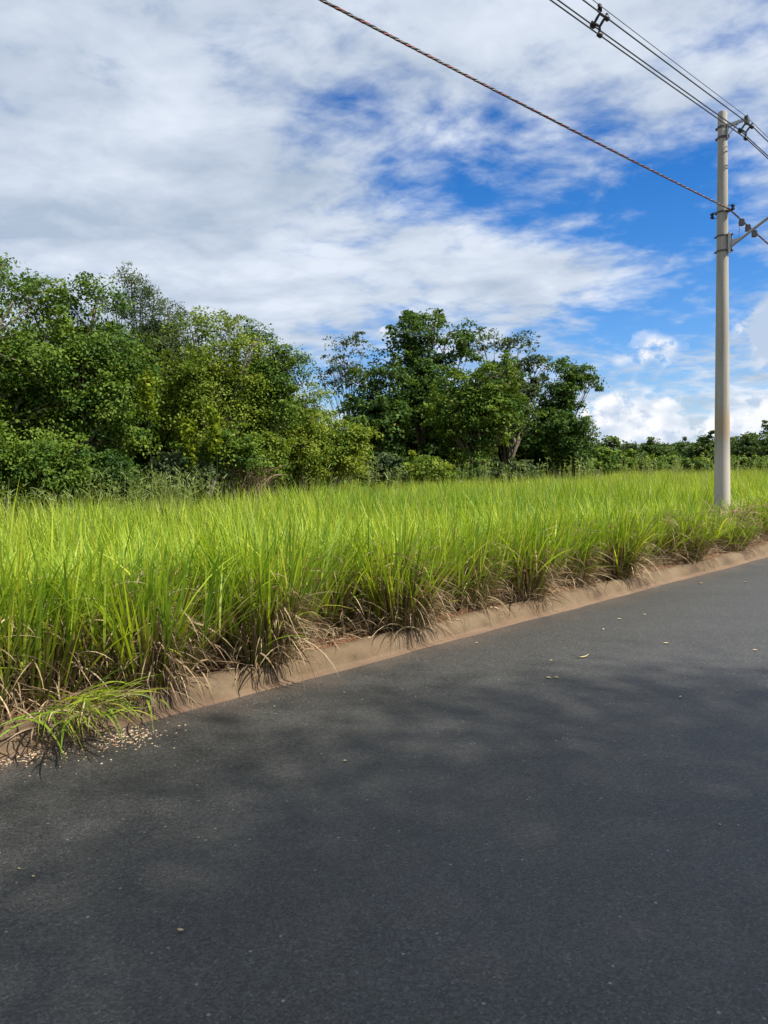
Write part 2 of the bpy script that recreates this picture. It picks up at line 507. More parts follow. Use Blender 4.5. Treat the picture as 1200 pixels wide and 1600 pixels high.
tag(strip('kerb', np.concatenate([np.arange(-20, -1, 0.4), np.arange(-1, 22, 0.06), np.arange(22, 200, 1.0)]), KERB, M_KERB, kerb_wob), kind='structure')
tag(strip('opposite_kerb', np.linspace(-60, 200, 90), [(-7.55 - k, z) for k, z in KERB], M_KERB), kind='structure')
fs_ = np.concatenate([np.arange(-60, -3, 1.5), np.arange(-3, 22, 0.12), np.arange(22, 240, 2.0)])
fk_ = [0.27, 0.33, 0.46, 0.52, 0.6, 0.7, 0.85, 1.0, 1.3, 1.7, 2.2, 3, 5, 10, 30, 90, 200]


def soil_wob(ss, j):
    if j == 0: return ss * 0, ss * 0
    r = np.random.default_rng(50 + j)
    return r.normal(0, 0.012, len(ss)), r.normal(0, 0.016, len(ss)) + 0.012 * np.sin(ss * 3.1 + j)


tag(strip('field_soil', fs_, [(k, (FIELD_Z + 0.022 if i < 3 else FIELD_Z) if i else 0.09) for i, k in enumerate(fk_)], M_SOIL, soil_wob), kind='structure')
tag(strip('opposite_verge', np.linspace(-60, 200, 60), [(-7.9, FIELD_Z), (-12, FIELD_Z), (-60, FIELD_Z)], M_SOIL), kind='structure')

# ------------------------------------------------------------------ blades and leaves
def ribbons(p0, az_, th0, bend, L, wd, seg, cols, curve=1.6, twist=None, prof=None):
    """n curved blades: cols (n, seg+1, 3)"""
    n = len(az_)
    t = np.linspace(0, 1, seg + 1)
    tm = (t[1:] + t[:-1]) / 2
    th = th0[:, None] + bend[:, None] * tm[None] ** curve
    dl = (L / seg)[:, None]
    hx = np.concatenate([np.zeros((n, 1)), np.cumsum(np.sin(th) * dl, 1)], 1)
    hz = np.concatenate([np.zeros((n, 1)), np.cumsum(np.cos(th) * dl, 1)], 1)
    d = np.stack([np.cos(az_), np.sin(az_)], 1)
    c = np.zeros((n, seg + 1, 3))
    c[:, :, 0] = p0[:, None, 0] + hx * d[:, None, 0]
    c[:, :, 1] = p0[:, None, 1] + hx * d[:, None, 1]
    c[:, :, 2] = p0[:, None, 2] + hz
    side = np.stack([-np.sin(az_), np.cos(az_), np.zeros(n)], 1)
    if prof is None: prof = np.clip(np.minimum(0.55 + t * 2.2, 1.0) * (1 - t ** 2.6), 0.03, 1)
    if twist is None: twist = np.zeros(n)
    ang = twist[:, None] * (0.4 + t[None])
    thv = np.concatenate([th[:, :1], th], 1)
    nrm = np.stack([-np.cos(thv) * d[:, None, 0], -np.cos(thv) * d[:, None, 1], np.sin(thv)], 2)
    sv = side[:, None, :] * np.cos(ang)[..., None] + nrm * np.sin(ang)[..., None]
    off = sv * (wd[:, None] * prof[None] * 0.5)[..., None]
    v = np.stack([c - off, c + off], 2).reshape(-1, 3)
    base_ = (np.arange(n) * (seg + 1) * 2)[:, None] + (np.arange(seg) * 2)[None]
    b = base_.ravel()
    f = np.stack([b, b + 1, b + 3, b + 2], 1)
    cc = np.repeat(cols, 2, axis=1).reshape(-1, 3)
    return v, f, cc


def join(parts):
    vs, fs, cs = [], [], []; o = 0
    for v, f, c in parts:
        vs.append(v); fs.append(f + o); cs.append(c); o += len(v)
    return np.concatenate(vs), np.concatenate(fs), np.concatenate(cs)


def lerp(a, b, t): return a + (b - a) * t


G_TIP = np.array([0.480, 0.570, 0.050]); G_MID = np.array([0.290, 0.410, 0.028]); G_DEEP = np.array([0.140, 0.280, 0.028])
G_YEL = np.array([0.52, 0.49, 0.07]); G_STRAW = np.array([0.56, 0.44, 0.27]); G_BROWN = np.array([0.20, 0.125, 0.07])


def blade_cols(r, n, seg, dry=0.28, tone=None):
    t = np.linspace(0, 1, seg + 1)[None, :, None]
    u = r.random(n)[:, None, None]
    if tone is None: tone = np.zeros(n)
    tn = np.clip(r.normal(0.45, 0.28, n) + tone, 0, 1)[:, None, None]
    top = lerp(G_DEEP, G_TIP, tn)
    y = (r.random(n) < 0.10)[:, None, None]
    top = np.where(y, lerp(G_TIP, G_YEL, u), top)
    low = lerp(G_MID * 0.8, G_BROWN, np.clip(u * 1.1, 0, 1))
    k = np.clip((t - dry * (0.4 + 0.8 * u)) / 0.22, 0, 1)
    return lerp(low, top, k) * (0.86 + 0.28 * r.random(n))[:, None, None]


def straw_cols(r, n, seg):
    u = r.random(n)[:, None, None]
    c = lerp(G_BROWN, G_STRAW, u) * (0.65 + 0.6 * r.random(n))[:, None, None]
    return np.repeat(c, seg + 1, axis=1)


# ---- separate tussocks along the kerb
def tussock(name, label, s, k, h=1.0, hang=0, n_green=150, n_dry=170, rad=0.2, spread=1.0, seed=0, lean=(0, 0), group='tussocks along the kerb', dry_h=0.64):
    r = np.random.default_rng(seed)
    root = thing(name, label, 'grass clump', W(s, k, FIELD_Z), group)
    # green blades from stem tops
    n = n_green
    a = r.uniform(0, 2 * math.pi, n); q = np.sqrt(r.random(n)) * rad
    p = np.stack([q * np.cos(a), q * np.sin(a), r.uniform(-0.02, 0.04, n)], 1)
    az_ = a + r.normal(0, 0.35, n)
    th0 = np.abs(r.normal(0.03, 0.08, n)) + (q / rad) ** 1.2 * 0.46 * spread
    bend = np.abs(r.normal(0.24, 0.22, n)) * spread
    L = h * r.uniform(0.72, 1.12, n)
    wd = r.uniform(0.009, 0.021, n)
    v, f, c = ribbons(p, az_, th0, bend, L, wd, 6, blade_cols(r, n, 6, 0.54), 1.7, r.normal(0, 0.45, n))
    # leaves leaving the stems higher up
    n2 = int(n * 0.9)
    i = r.integers(0, n, n2); t0 = r.uniform(0.34, 0.6, n2)
    vi = v.reshape(n, 7, 2, 3).mean(2)
    ii = np.clip((t0 * 6).astype(int), 0, 5)
    p2 = lerp(vi[i, ii], vi[i, ii + 1], (t0 * 6 - ii)[:, None])
    az2 = az_[i] + r.normal(0, 0.9, n2)
    th2 = np.abs(r.normal(0.22, 0.18, n2)); b2 = np.abs(r.normal(0.36, 0.3, n2)) * spread
    v2, f2, c2 = ribbons(p2, az2, th2, b2, h * r.uniform(0.35, 0.68, n2), r.uniform(0.009, 0.019, n2), 5, blade_cols(r, n2, 5, 0.02), 1.6, r.normal(0, 0.5, n2))
    n3 = 16; dr = math.atan2(-RN[1], -RN[0])
    p3 = np.stack([math.cos(dr) * 0.1 + r.normal(0, 0.14, n3), math.sin(dr) * 0.1 + r.normal(0, 0.14, n3), r.uniform(0.05, 0.3, n3)], 1)
    v3, f3, c3 = ribbons(p3, dr + r.normal(0, 0.75, n3), r.uniform(0.35, 0.95, n3), r.uniform(0.4, 1.3, n3), h * r.uniform(0.4, 0.75, n3), r.uniform(0.009, 0.019, n3), 6, blade_cols(r, n3, 6, 0.1), 1.3, r.normal(0, 0.5, n3))
    wk3 = k + v3[:, 0] * RN[0] + v3[:, 1] * RN[1]
    v3[:, 2] = np.maximum(v3[:, 2], np.interp(wk3, [-0.02, 0.0, 0.1, 0.2, 0.28, 0.36, 0.4], [0.010, 0.022, 0.10, 0.150, 0.147, 0.142, 0.137]) - FIELD_Z + 0.006)
    v, f, c = join([(v, f, c), (v2, f2, c2), (v3, f3, c3)])
    zr = np.clip(v[:, 2] / h, 0, None)
    v[:, 0] += lean[0] * zr ** 1.4 * h; v[:, 1] += lean[1] * zr ** 1.4 * h
    mesh_obj('green_blades', v, f, M_GRASS, root, c, True)
    # stems, dry and brown at the foot
    n = int(n_green * 0.8)
    a = r.uniform(0, 2 * math.pi, n); q = np.sqrt(r.random(n)) * rad * 1.05
    p = np.stack([q * np.cos(a), q * np.sin(a), np.full(n, -0.03)], 1)
    v, f, c = ribbons(p, a, np.abs(r.normal(0.06, 0.08, n)) + q / rad * 0.22, r.normal(0.1, 0.2, n), h * r.uniform(0.3, 0.70, n), r.uniform(0.005, 0.011, n), 3, straw_cols(r, n, 3) * 0.8, 1.5, r.normal(0, 0.5, n))
    # hanging dead leaves
    m_ = n_dry
    a = r.uniform(0, 2 * math.pi, m_); q = rad * r.uniform(0.45, 1.35, m_)
    p = np.stack([q * np.cos(a), q * np.sin(a), dry_h * r.random(m_) ** 1.2 + 0.02], 1)
    th0 = r.uniform(0.2, 1.5, m_); bend = r.uniform(0.6, 2.1, m_); L = r.uniform(0.16, 0.46, m_)
    aa = a + r.normal(0, 0.9, m_)
    if hang:                                                        # a bundle drooping over the kerb to the road
        j = slice(0, hang); dr = math.atan2(-RN[1], -RN[0])
        p[j] = np.stack([math.cos(dr) * 0.2 + r.normal(0, 0.05, hang), math.sin(dr) * 0.2 + r.normal(0, 0.05, hang), r.uniform(0.12, 0.5, hang)], 1)
        aa[j] = dr + r.normal(0, 0.35, hang); th0[j] = r.uniform(0.7, 1.5, hang); bend[j] = r.uniform(0.7, 1.7, hang); L[j] = r.uniform(0.35, 0.62, hang)
    v2, f2, c2 = ribbons(p, aa, th0, bend, L, r.uniform(0.005, 0.014, m_), 6, straw_cols(r, m_, 6), 0.9, r.normal(0, 1.4, m_))
    fl = np.clip(v2[:, 2], -0.005, None)
    wk = k + v2[:, 0] * RN[0] + v2[:, 1] * RN[1]                    # settle on the soil, or hang over the kerb
    floor = np.interp(wk, [-0.02, 0.0, 0.1, 0.2, 0.28, 0.36, 0.4], [0.006, 0.018, 0.095, 0.148, 0.145, 0.14, 0.135]) - FIELD_Z
    v2[:, 2] = np.maximum(v2[:, 2], floor + 0.003 + 0.012 * np.abs(np.sin(np.arange(len(v2)) * 1.7)))
    v, f, c = join([(v, f, c), (v2, f2, c2)])
    mesh_obj('dry_leaves', v, f, M_STRAW, root, c, True)
    return root


TL = 'tall green grass tussock with a skirt of dry straw at the kerb edge'
def kerb_s(px, py):
    p = ground_at(px, py)[:2] - RO
    return float(p @ RD)


rr = random.Random(5)
# (photo x of the foot, distance behind the kerb, height, spread, label)
front = [(-170, 0.75, 1.0, 1.0, None), (-60, 0.70, 1.0, 1.0, None), (45, 0.75, 1.0, 1.0, None), (118, 0.85, 0.92, 1.1, None),
         (212, 0.55, 1.04, 1.3, 'broad fanned green tussock with straw spilling onto the shaded kerb'),
         (290, 0.98, 0.95, 1.0, None), (388, 0.50, 1.08, 0.95, 'upright tussock with bare brown stalks and a straw tuft drooping to the asphalt'),
         (480, 1.0, 0.95, 1.0, None), (600, 0.58, 1.02, 1.2, 'fan shaped tussock whose dead leaves hang over the kerb to the road'),
         (700, 0.72, 0.98, 1.0, None), (792, 0.6, 1.0, 1.05, None), (865, 0.7, 0.92, 1.0, None),
         (938, 0.58, 0.98, 1.2, None), (1000, 0.8, 0.86, 1.0, None), (1050, 0.6, 0.94, 1.25, None),
         (1118, 0.62, 0.62, 1.25, 'low loose tussock in front of the concrete pole foot'), (1160, 0.85, 0.8, 1.1, None), (1196, 0.62, 0.95, 1.2, None), (1255, 0.7, 0.92, 1.1, None), (1320, 0.7, 0.92, 1.1, None)]
for i, (px, k, h, spd, lab) in enumerate(front):
    p = RO; # walk along the line parallel to the kerb to the column of the photograph
    lo, hi = -4.0, 40.0
    for _ in range(50):
        mid_ = (lo + hi) / 2; q = W(mid_, k, FIELD_Z); c_ = ROT.T @ (q - np.array([0, 0, CAM_H]))
        x_ = 600 + 1200 * c_[0] / max(-c_[2], 0.05)
        if x_ < px: lo = mid_
        else: hi = mid_
    k = k - 0.17
    dn = 15 - i
    ords = ('', 'first', 'second', 'third', 'fourth', 'fifth', 'sixth', 'seventh', 'eighth', 'ninth', 'tenth', 'eleventh', 'twelfth', 'thirteenth', 'fourteenth', 'fifteenth', 'sixteenth', 'seventeenth', 'eighteenth', 'nineteenth', 'twentieth')
    TL = f'{ords[dn]} straw skirted grass tussock along the kerb from the pole back towards the flattened tuft' if dn > 0 else f'{ords[-dn]} straw skirted grass tussock along the kerb past the concrete pole'
    tussock('grass_tussock', lab or TL, lo, k, h, {6: 80, 8: 100, 4: 60, 10: 50, 12: 40}.get(i, 12), seed=100 + i, spread=spd, group='tussocks along the kerb',
            n_green=400 if lo < 9 else 320, n_dry=680 if lo < 9 else 480, rad=0.22 + 0.05 * rr.random())

# the tuft lying over the kerb, and the long loose strands
def fallen_tuft():
    r = np.random.default_rng(77)
    o_ = ground_at(128, 1122, 0.14); root = thing('fallen_grass_tuft', 'flattened green grass tuft lying over the kerb onto the asphalt', 'grass clump', (o_[0], o_[1], 0.15))
    n = 150
    dirn = math.atan2(-RN[1], -RN[0])
    p = np.stack([r.normal(0, 0.12, n), r.normal(0, 0.12, n), r.uniform(0.0, 0.10, n)], 1)
    v, f, c = ribbons(p, dirn + r.normal(0.1, 0.65, n), r.uniform(0.7, 1.5, n), r.uniform(0.5, 1.3, n), r.uniform(0.18, 0.46, n), r.uniform(0.006, 0.014, n), 6,
                      blade_cols(r, n, 6, 0.15), 1.0, r.normal(0, 0.9, n))
    v2, f2, c2 = ribbons(p[:150] + r.normal(0, 0.09, (150, 3)) * [1, 1, 0.3], dirn + r.normal(0, 0.9, 150), r.uniform(0.7, 1.6, 150), r.uniform(0.2, 1.2, 150), r.uniform(0.15, 0.4, 150),
                         r.uniform(0.005, 0.011, 150), 6, straw_cols(r, 150, 6), 1.0, r.normal(0, 1.2, 150))
    for vv in (v, v2):
        wk = (vv[:, 0] + o_[0] - RO[0]) * RN[0] + (vv[:, 1] + o_[1] - RO[1]) * RN[1]
        floor = np.interp(wk, [-0.02, 0.0, 0.1, 0.2, 0.28, 0.36, 0.4], [0.006, 0.018, 0.095, 0.148, 0.145, 0.14, 0.135]) - 0.15
        vv[:, 2] = np.maximum(vv[:, 2], floor + 0.004 + 0.02 * np.abs(np.sin(np.arange(len(vv)) * 2.3)))
    mesh_obj('green_blades', v, f, M_GRASS, root, c, True)
    mesh_obj('dry_leaves', v2, f2, M_STRAW, root, c2, True)


fallen_tuft()

# ---- the field of grass behind them
def in_view(x, y, m=1.0):
    return (y > 1.5) & (np.abs(x) < 0.56 * y + m + 0.6)


def field():
    r = np.random.default_rng(3)
    parts = []
    for d0, d1, dens_, nb, seg, w0, w1 in ((3, 11, 7.0, 46, 4, 0.010, 0.021), (11, 20, 5.5, 28, 3, 0.013, 0.026), (20, 36, 4.2, 20, 2, 0.013, 0.026), (36, 85, 2.2, 10, 2, 0.024, 0.048)):
        box = (d1 * 1.2 + 4) * (d1 + 2)
        n = int(box * dens_)
        x = r.uniform(-(d1 * 0.6 + 2), d1 * 0.6 + 2, n); y = r.uniform(1, d1 + 1, n)
        k = (x - RO[0]) * RN[0] + (y - RO[1]) * RN[1]; dd = np.hypot(x * 0.6, y)
        ok = (dd >= d0) & (dd < d1) & in_view(x, y) & (k > 1.15)
        ok &= np.hypot(x - 6.613, y - 15.0) > 0.25
        ok &= (k > 2.0) | (r.random(len(k)) < 0.5)
        x, y, k = x[ok], y[ok], k[ok]
        tone = 0.20 * np.sin(x * 0.9 + 1) * np.sin(y * 0.7) + 0.16 * np.sin(x * 0.31 + y * 0.23)
        hh = 1.0 + 0.10 * np.sin(x * 0.8 + y * 0.4) * np.cos(y * 0.5) + r.normal(0, 0.10, len(x))
        hh *= np.where(y > 26, 0.86, np.where(k < 3.0, 0.88, 1.0)) * (1 - 0.14 * np.clip((-x - 1.0) / 3.0, 0, 1) * np.clip((y - 8) / 4.0, 0, 1))
        pn = np.hypot(x - 6.6, y - 14.2) < 1.0
        hh = np.where(pn, hh * 0.72, hh)
        C = len(x); N = C * nb
        a = r.uniform(0, 2 * math.pi, N); q = np.sqrt(r.random(N)) * 0.26
        p = np.stack([np.repeat(x, nb) + q * np.cos(a), np.repeat(y, nb) + q * np.sin(a), np.full(N, FIELD_Z - 0.02)], 1)
        lean_a = np.repeat(r.uniform(0, 6.28, C), nb)
        az_ = a + r.normal(0, 0.7, N)
        th0 = np.abs(r.normal(0.10, 0.10, N)) + q * 0.5
        bend = np.abs(r.normal(0.28, 0.26, N))
        L = np.repeat(hh, nb) * r.uniform(0.66, 1.12, N)
        parts.append(ribbons(p, az_, th0, bend, L, r.uniform(w0, w1, N), seg, blade_cols(r, N, seg, 0.25, np.repeat(tone, nb)), 1.8, r.normal(0, 0.5, N)))
        # thin seed stalks above the leaves, paler
        ns = int(C * 1.2)
        i = r.integers(0, C, ns)
        p = np.stack([x[i] + r.normal(0, 0.15, ns), y[i] + r.normal(0, 0.15, ns), np.full(ns, FIELD_Z)], 1)
        cs = np.repeat((lerp(np.array([0.22, 0.25, 0.10]), np.array([0.34, 0.28, 0.15]), r.random(ns)[:, None]))[:, None], 4, 1)
        parts.append(ribbons(p, r.uniform(0, 6.28, ns), np.abs(r.normal(0.08, 0.06, ns)), np.abs(r.normal(0.3, 0.3, ns)), hh[i] * r.uniform(0.95, 1.18, ns), np.full(ns, w0 * 0.45), 3, cs, 2.0,
                             r.normal(0, 0.4, ns), np.array([1, 0.9, 0.9, 0.6])))
    v, f, c = join(parts)
    o = mesh_obj('field_grass', v, f, M_GRASS, None, c, True)
    tag(o, 'bright green waist high grass filling the open field', 'grass', kind='stuff')
    # dead litter between the stems near the kerb
    n = 9500
    s = r.uniform(-2, 18, n); k = 0.30 + r.exponential(0.30, n)
    x, y = WS(s, k)
    p = np.stack([x, y, np.full(n, FIELD_Z) + r.uniform(0.02, 0.10, n)], 1)
    v, f, c = ribbons(p, r.uniform(0, 6.28, n), r.uniform(0.5, 1.6, n), r.uniform(0.0, 1.2, n), r.uniform(0.1, 0.34, n), r.uniform(0.004, 0.011, n), 3, straw_cols(r, n, 3) * 0.8, 1.0, r.normal(0, 1, n))
    wk = (v[:, 0] - RO[0]) * RN[0] + (v[:, 1] - RO[1]) * RN[1]
    v[:, 2] = np.maximum(v[:, 2], FIELD_Z + np.where(wk < 0.5, 0.034, 0.006))
    tag(mesh_obj('straw_litter', v, f, M_STRAW, None, c, True), 'matted dead straw lying on the soil behind the kerb', 'straw', kind='stuff')


field()

# ------------------------------------------------------------------ trees
def leaf_cloud(r, centres, crad, per, ll, lw, pal, flat=0.6, outc=None, droop=0.0, tones=0.0, csize=None):
    """leaves round twig ends; pal: dark and light leaf colour"""
    C = len(centres); N = C * per
    ci = np.repeat(np.arange(C), per)
    off = np.clip(r.normal(0, 1, (N, 3)), -1.7, 1.7) * crad * np.array([1, 1, flat]) * 0.5 * (csize if csize is not None else np.ones(C))[ci][:, None]
    off[:, 2] -= (off[:, 0] ** 2 + off[:, 1] ** 2) / crad * 0.3
    pos = centres[ci] + off
    nrm = r.normal(0, 0.6, (N, 3)) + np.array([0, 0, 0.75])
    if outc is not None:
        o = pos - outc; o /= np.linalg.norm(o, axis=1, keepdims=True) + 1e-6; nrm += o * 0.55
    nrm /= np.linalg.norm(nrm, axis=1, keepdims=True)
    ax = r.normal(0, 1, (N, 3)) + np.array([0, 0, -0.5 - droop]); ax -= nrm * (ax * nrm).sum(1, keepdims=True)
    ax /= np.linalg.norm(ax, axis=1, keepdims=True) + 1e-6
    bx = np.cross(nrm, ax)
    sc = r.uniform(0.65, 1.25, N)[:, None]
    L_ = ll * sc * 0.5; B_ = lw * sc * 0.5
    v = np.stack([pos - ax * L_, pos + bx * B_ + nrm * B_ * 0.35 - ax * L_ * 0.1, pos + ax * L_ - nrm * L_ * 0.15, pos - bx * B_ + nrm * B_ * 0.35 - ax * L_ * 0.1], 1).reshape(-1, 3)
    b = np.arange(N) * 4
    f = np.stack([b, b + 1, b + 2, b + 3], 1)
    tone = np.clip((r.normal(0.42, 0.22, C) + tones)[ci] + r.normal(0, 0.15, N), 0, 1)[:, None]
    c = lerp(np.array(pal[0]), np.array(pal[1]), tone)
    odd = (r.random(N) < 0.003)[:, None]
    c = np.where(odd, np.array([0.30, 0.24, 0.05]), c)
    return v, f, np.repeat(c, 4, 0)


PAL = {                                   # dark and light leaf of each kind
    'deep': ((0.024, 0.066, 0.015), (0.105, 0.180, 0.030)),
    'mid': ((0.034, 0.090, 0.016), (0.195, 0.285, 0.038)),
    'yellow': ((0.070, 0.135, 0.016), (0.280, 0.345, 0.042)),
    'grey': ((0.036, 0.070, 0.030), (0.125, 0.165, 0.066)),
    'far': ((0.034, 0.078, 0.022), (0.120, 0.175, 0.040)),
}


def bez(a, b, c, n):
    t = np.linspace(0, 1, n)[:, None]
    return (1 - t) ** 2 * a + 2 * t * (1 - t) * b + t * t * c


def tree(name, label, cat, px, top, half, low, d, pal, leaf=(0.12, 0.07), n_leaf=22000, lobes=9, seed=1, group=None, extra=(), crad=0.34, per=34, trunk=0.11, thin=1.0, depth=0.85, shell=0.55, base=None, size=None, nb_trunk=1, flat=0.42):
    """px/top/low/half give the crown's place and size in photo pixels at d metres; a real tree is then grown there"""
    r = np.random.default_rng(seed)
    if d < 50: top = top + (24 if d > 30 else 18)
    if base is None:
        m = d / 1200.0
        ptop = at(px, top, d); plow = at(px, low, d)
        bx_, by_ = ptop[0], d
        H = ptop[2]; zl = max(plow[2], 0.3); hw = half * m
    else:
        bx_, by_ = base; H, zl, hw = size
    org = np.array([bx_, by_, FIELD_Z - 0.05])
    H -= org[2]; zl = max(zl - org[2], 0.12)
    cz = (H + zl) / 2; rz = (H - zl) / 2
    L = []                                # lobes: centre, radii
    for i in range(int(lobes * 1.5)):
        for _ in range(40):
            u = r.uniform(-1, 1, 3)
            if 0.15 < (u ** 2).sum() < 1: break
        fr = r.uniform(0.22, 0.50)
        c = np.array([u[0] * hw * (1 - fr * 0.8), u[1] * hw * depth * (1 - fr * 0.8), cz + u[2] * rz * (1 - fr)])
        L.append((c, np.array([hw * fr, hw * fr * depth, min(rz * fr * 1.05, hw * fr * 0.95)]) * r.uniform(0.85, 1.2)))
    # one lobe is the top of the tree, one its middle
    L.append((np.array([r.uniform(-0.2, 0.2) * hw, 0, H - rz * 0.34]), np.array([hw * 0.42, hw * 0.4, rz * 0.36])))
    L.append((np.array([0, 0, cz]), np.array([hw * 0.62, hw * 0.55 * depth, rz * 0.66])))
    for (ex, ey, er) in extra:            # outlying boughs, in photo pixels
        e = at(ex, ey, d); er_ = er * d / 1200.0
        L.append((e - org, np.array([er_, er_, er_ * 0.75])))
    vol = np.array([l[1][0] * l[1][2] for l in L]); vol = vol / vol.sum()
    n_leaf = int(n_leaf * (1.6 if 1 < d < 26 else 1.25)); per = int(per * 1.5); crad = crad * 1.22
    if d < 26: leaf = (leaf[0] * 0.74, leaf[1] * 0.74)
    fl, fs_l = {'dense_tree': (0.60, 1.22), 'understorey_tree': (0.42, 1.42), 'bush': (0.60, 1.18), 'distant_tree': (0.5, 1.3), 'distant_bush': (0.5, 1.3), 'broadleaf_tree': (0.85, 1.06)}.get(name, (1.0, 1.0))
    n_leaf = int(n_leaf * fl); leaf = (leaf[0] * fs_l, leaf[1] * fs_l)
    nc = max(int(n_leaf / per), 8)
    cl = []; outc = []
    for (c, q), w_ in zip(L, vol):
        k = max(int(nc * w_), 4)
        dv = r.normal(0, 1, (k, 3)); dv /= np.linalg.norm(dv, axis=1, keepdims=True)
        dv[:, 2] = np.where((dv[:, 2] < -0.3) & (r.random(k) < 0.45), -dv[:, 2], dv[:, 2])
        rad = np.where(r.random(k) < 0.75, r.uniform(max(shell, 0.72), 1.12, k), r.uniform(shell * 0.7, 1.0, k))[:, None]
        cl.append(c + dv * q * rad); outc.append(np.repeat(c[None], k, 0))
    ltone = [r.normal(0, 0.13) for _ in L]
    tones = np.concatenate([np.full(len(q), tt) for q, tt in zip(cl, ltone)])
    cl = np.concatenate(cl); outc = np.concatenate(outc)
    # shoots standing out of the outline, and trailing strands below it
    ns = max(int(len(cl) * 0.10), 6)
    pick = r.integers(0, len(cl), ns); stp = crad * 0.42
    sh_c, sh_o, sh_t = [], [], []
    for i_ in pick:
        o_ = cl[i_] - outc[i_]; o_ = o_ / (np.linalg.norm(o_) + 1e-6)
        dv = o_ * 0.7 + r.normal(0, 0.35, 3) + np.array([0, 0, 0.55 if (o_[2] > 0.1 or r.random() < 0.35) else -1.1])
        dv /= np.linalg.norm(dv) + 1e-6
        for q_ in range(1, r.integers(2, 5)):
            sh_c.append(cl[i_] + dv * stp * q_ + r.normal(0, 0.05, 3)); sh_o.append(outc[i_]); sh_t.append(tones[i_] + 0.08)
    cl = np.concatenate([cl, np.array(sh_c)]); outc = np.concatenate([outc, np.array(sh_o)]); tones = np.concatenate([tones, np.array(sh_t)])
    csize = r.uniform(0.6, 1.45, len(cl)); csize[-len(sh_c):] = 0.5
    cl[:, 2] = np.maximum(cl[:, 2], 0.15)
    v, f, c = leaf_cloud(r, cl, crad, per, leaf[0], leaf[1], PAL[pal], flat, np.repeat(outc, per, 0), 0.0, tones, csize)
    v[:, 2] = np.maximum(v[:, 2], 0.06)
    root = thing(name, label, cat, org, group)
    # trunk and limbs
    mb = MB(); mb.col = (0.16, 0.13, 0.10) if r.random() < 0.5 else (0.22, 0.19, 0.155)
    for tnk in range(nb_trunk):
        fx, fy = (r.normal(0, 0.25, 2) if tnk else (0.0, 0.0))
        fork = np.array([r.normal(0, 0.12) * hw, r.normal(0, 0.1) * hw, max(zl * 0.9, cz * 0.42)])
        b0 = np.array([fx, fy, -0.15])
        pts = bez(b0, (b0 + fork) / 2 + r.normal(0, 0.12, 3) * [1, 1, 0], fork, 6)
        mb.tube(pts, np.linspace(trunk * 1.25, trunk * 0.75, 6), 9)
        for (lc, q) in L[tnk::nb_trunk]:
            j = r.integers(2, 6)
            st = pts[j]
            mid_ = (st + lc) / 2 + np.array([0, 0, 0.15 * hw]) + r.normal(0, 0.08, 3) * hw
            lp = bez(st, mid_, lc, 6)
            mb.tube(lp, np.linspace(trunk * 0.5, trunk * 0.16, 6), 6, cap=False)
            for _ in range(6):            # twigs reaching the leaves
                dv = r.normal(0, 1, 3); dv /= np.linalg.norm(dv); dv[2] = abs(dv[2]) * 0.8
                e = lc + dv * q * 0.92; a0 = lp[r.integers(2, 6)]
                mb.tube(bez(a0, (a0 + e) / 2 + r.normal(0, 0.05, 3) * hw, e, 4), np.linspace(trunk * 0.17, trunk * 0.05, 4), 4, cap=False)
    mb.build('trunk', M_BARK, root)
    mesh_obj('crown', v, f, M_LEAF, root, c, False)
    return root


EDGE = 'trees along the edge of the field'
MIDG = 'trees at the back of the field'
FAR = 'far trees beyond the field'
BUSH = 'bushes along the edge of the field'
tree('broadleaf_tree', 'large broadleaf tree with glossy leaves standing beside the open field, end of the dense thicket', 'tree', -95, 425, 190, 760, 17.5, 'mid', n_leaf=26000, lobes=12, seed=21, group=EDGE, extra=((0, 415, 14), (20, 470, 60), (60, 560, 70), (40, 660, 70)))
tree('broadleaf_tree', 'tall rounded tree with layered leafy boughs beside the slender grey feathery tree', 'tree', 112, 440, 125, 745, 18.5, 'mid', n_leaf=30000, lobes=13, seed=22, group=EDGE, extra=((45, 470, 55), (150, 470, 50), (175, 560, 60), (40, 600, 80), (190, 690, 40)), shell=0.62)
tree('feathery_tree', 'slender grey green tree whose thin feathery top rises above its neighbours', 'tree', 225, 428, 72, 700, 22.5, 'grey', (0.11, 0.05), 21000, 10, 23, EDGE, ((205, 445, 26), (180, 480, 24), (265, 490, 28), (240, 560, 50), (282, 505, 16)), 0.26, 26, 0.10, shell=0.75)
tree('yellowish_tree', 'light yellowish green tree with loose airy crown next to the feathery tree', 'tree', 325, 496, 92, 730, 20.5, 'yellow', (0.115, 0.06), 21000, 11, 24, EDGE, ((300, 520, 30), (345, 515, 36), (390, 540, 30), (270, 590, 40), (320, 640, 60)), 0.3, 30, 0.09, shell=0.66)
tree('bending_tree', 'green tree with one leafy bough bending out over the gap in the thicket', 'tree', 405, 510, 62, 740, 21.5, 'mid', (0.115, 0.062), 18000, 10, 25, EDGE, ((452, 560, 26), (440, 590, 34), (395, 525, 26), (420, 640, 44), (370, 600, 40)), 0.28, 32, 0.09, shell=0.66)
tree('yellowish_tree', 'low light green tree hung with climbers between the bending tree and a rounded bush', 'tree', 468, 600, 52, 785, 23.0, 'yellow', (0.11, 0.06), 13000, 9, 26, EDGE, ((440, 640, 34), (492, 620, 22), (480, 690, 40)), 0.28, 30, 0.07)
tree('yellowish_tree', 'pale green young tree standing behind the rounded bush, lower than the climber hung tree', 'tree', 500, 645, 36, 765, 25.5, 'yellow', (0.12, 0.065), 8000, 7, 27, EDGE, ((490, 650, 18),), 0.28, 30, 0.06)
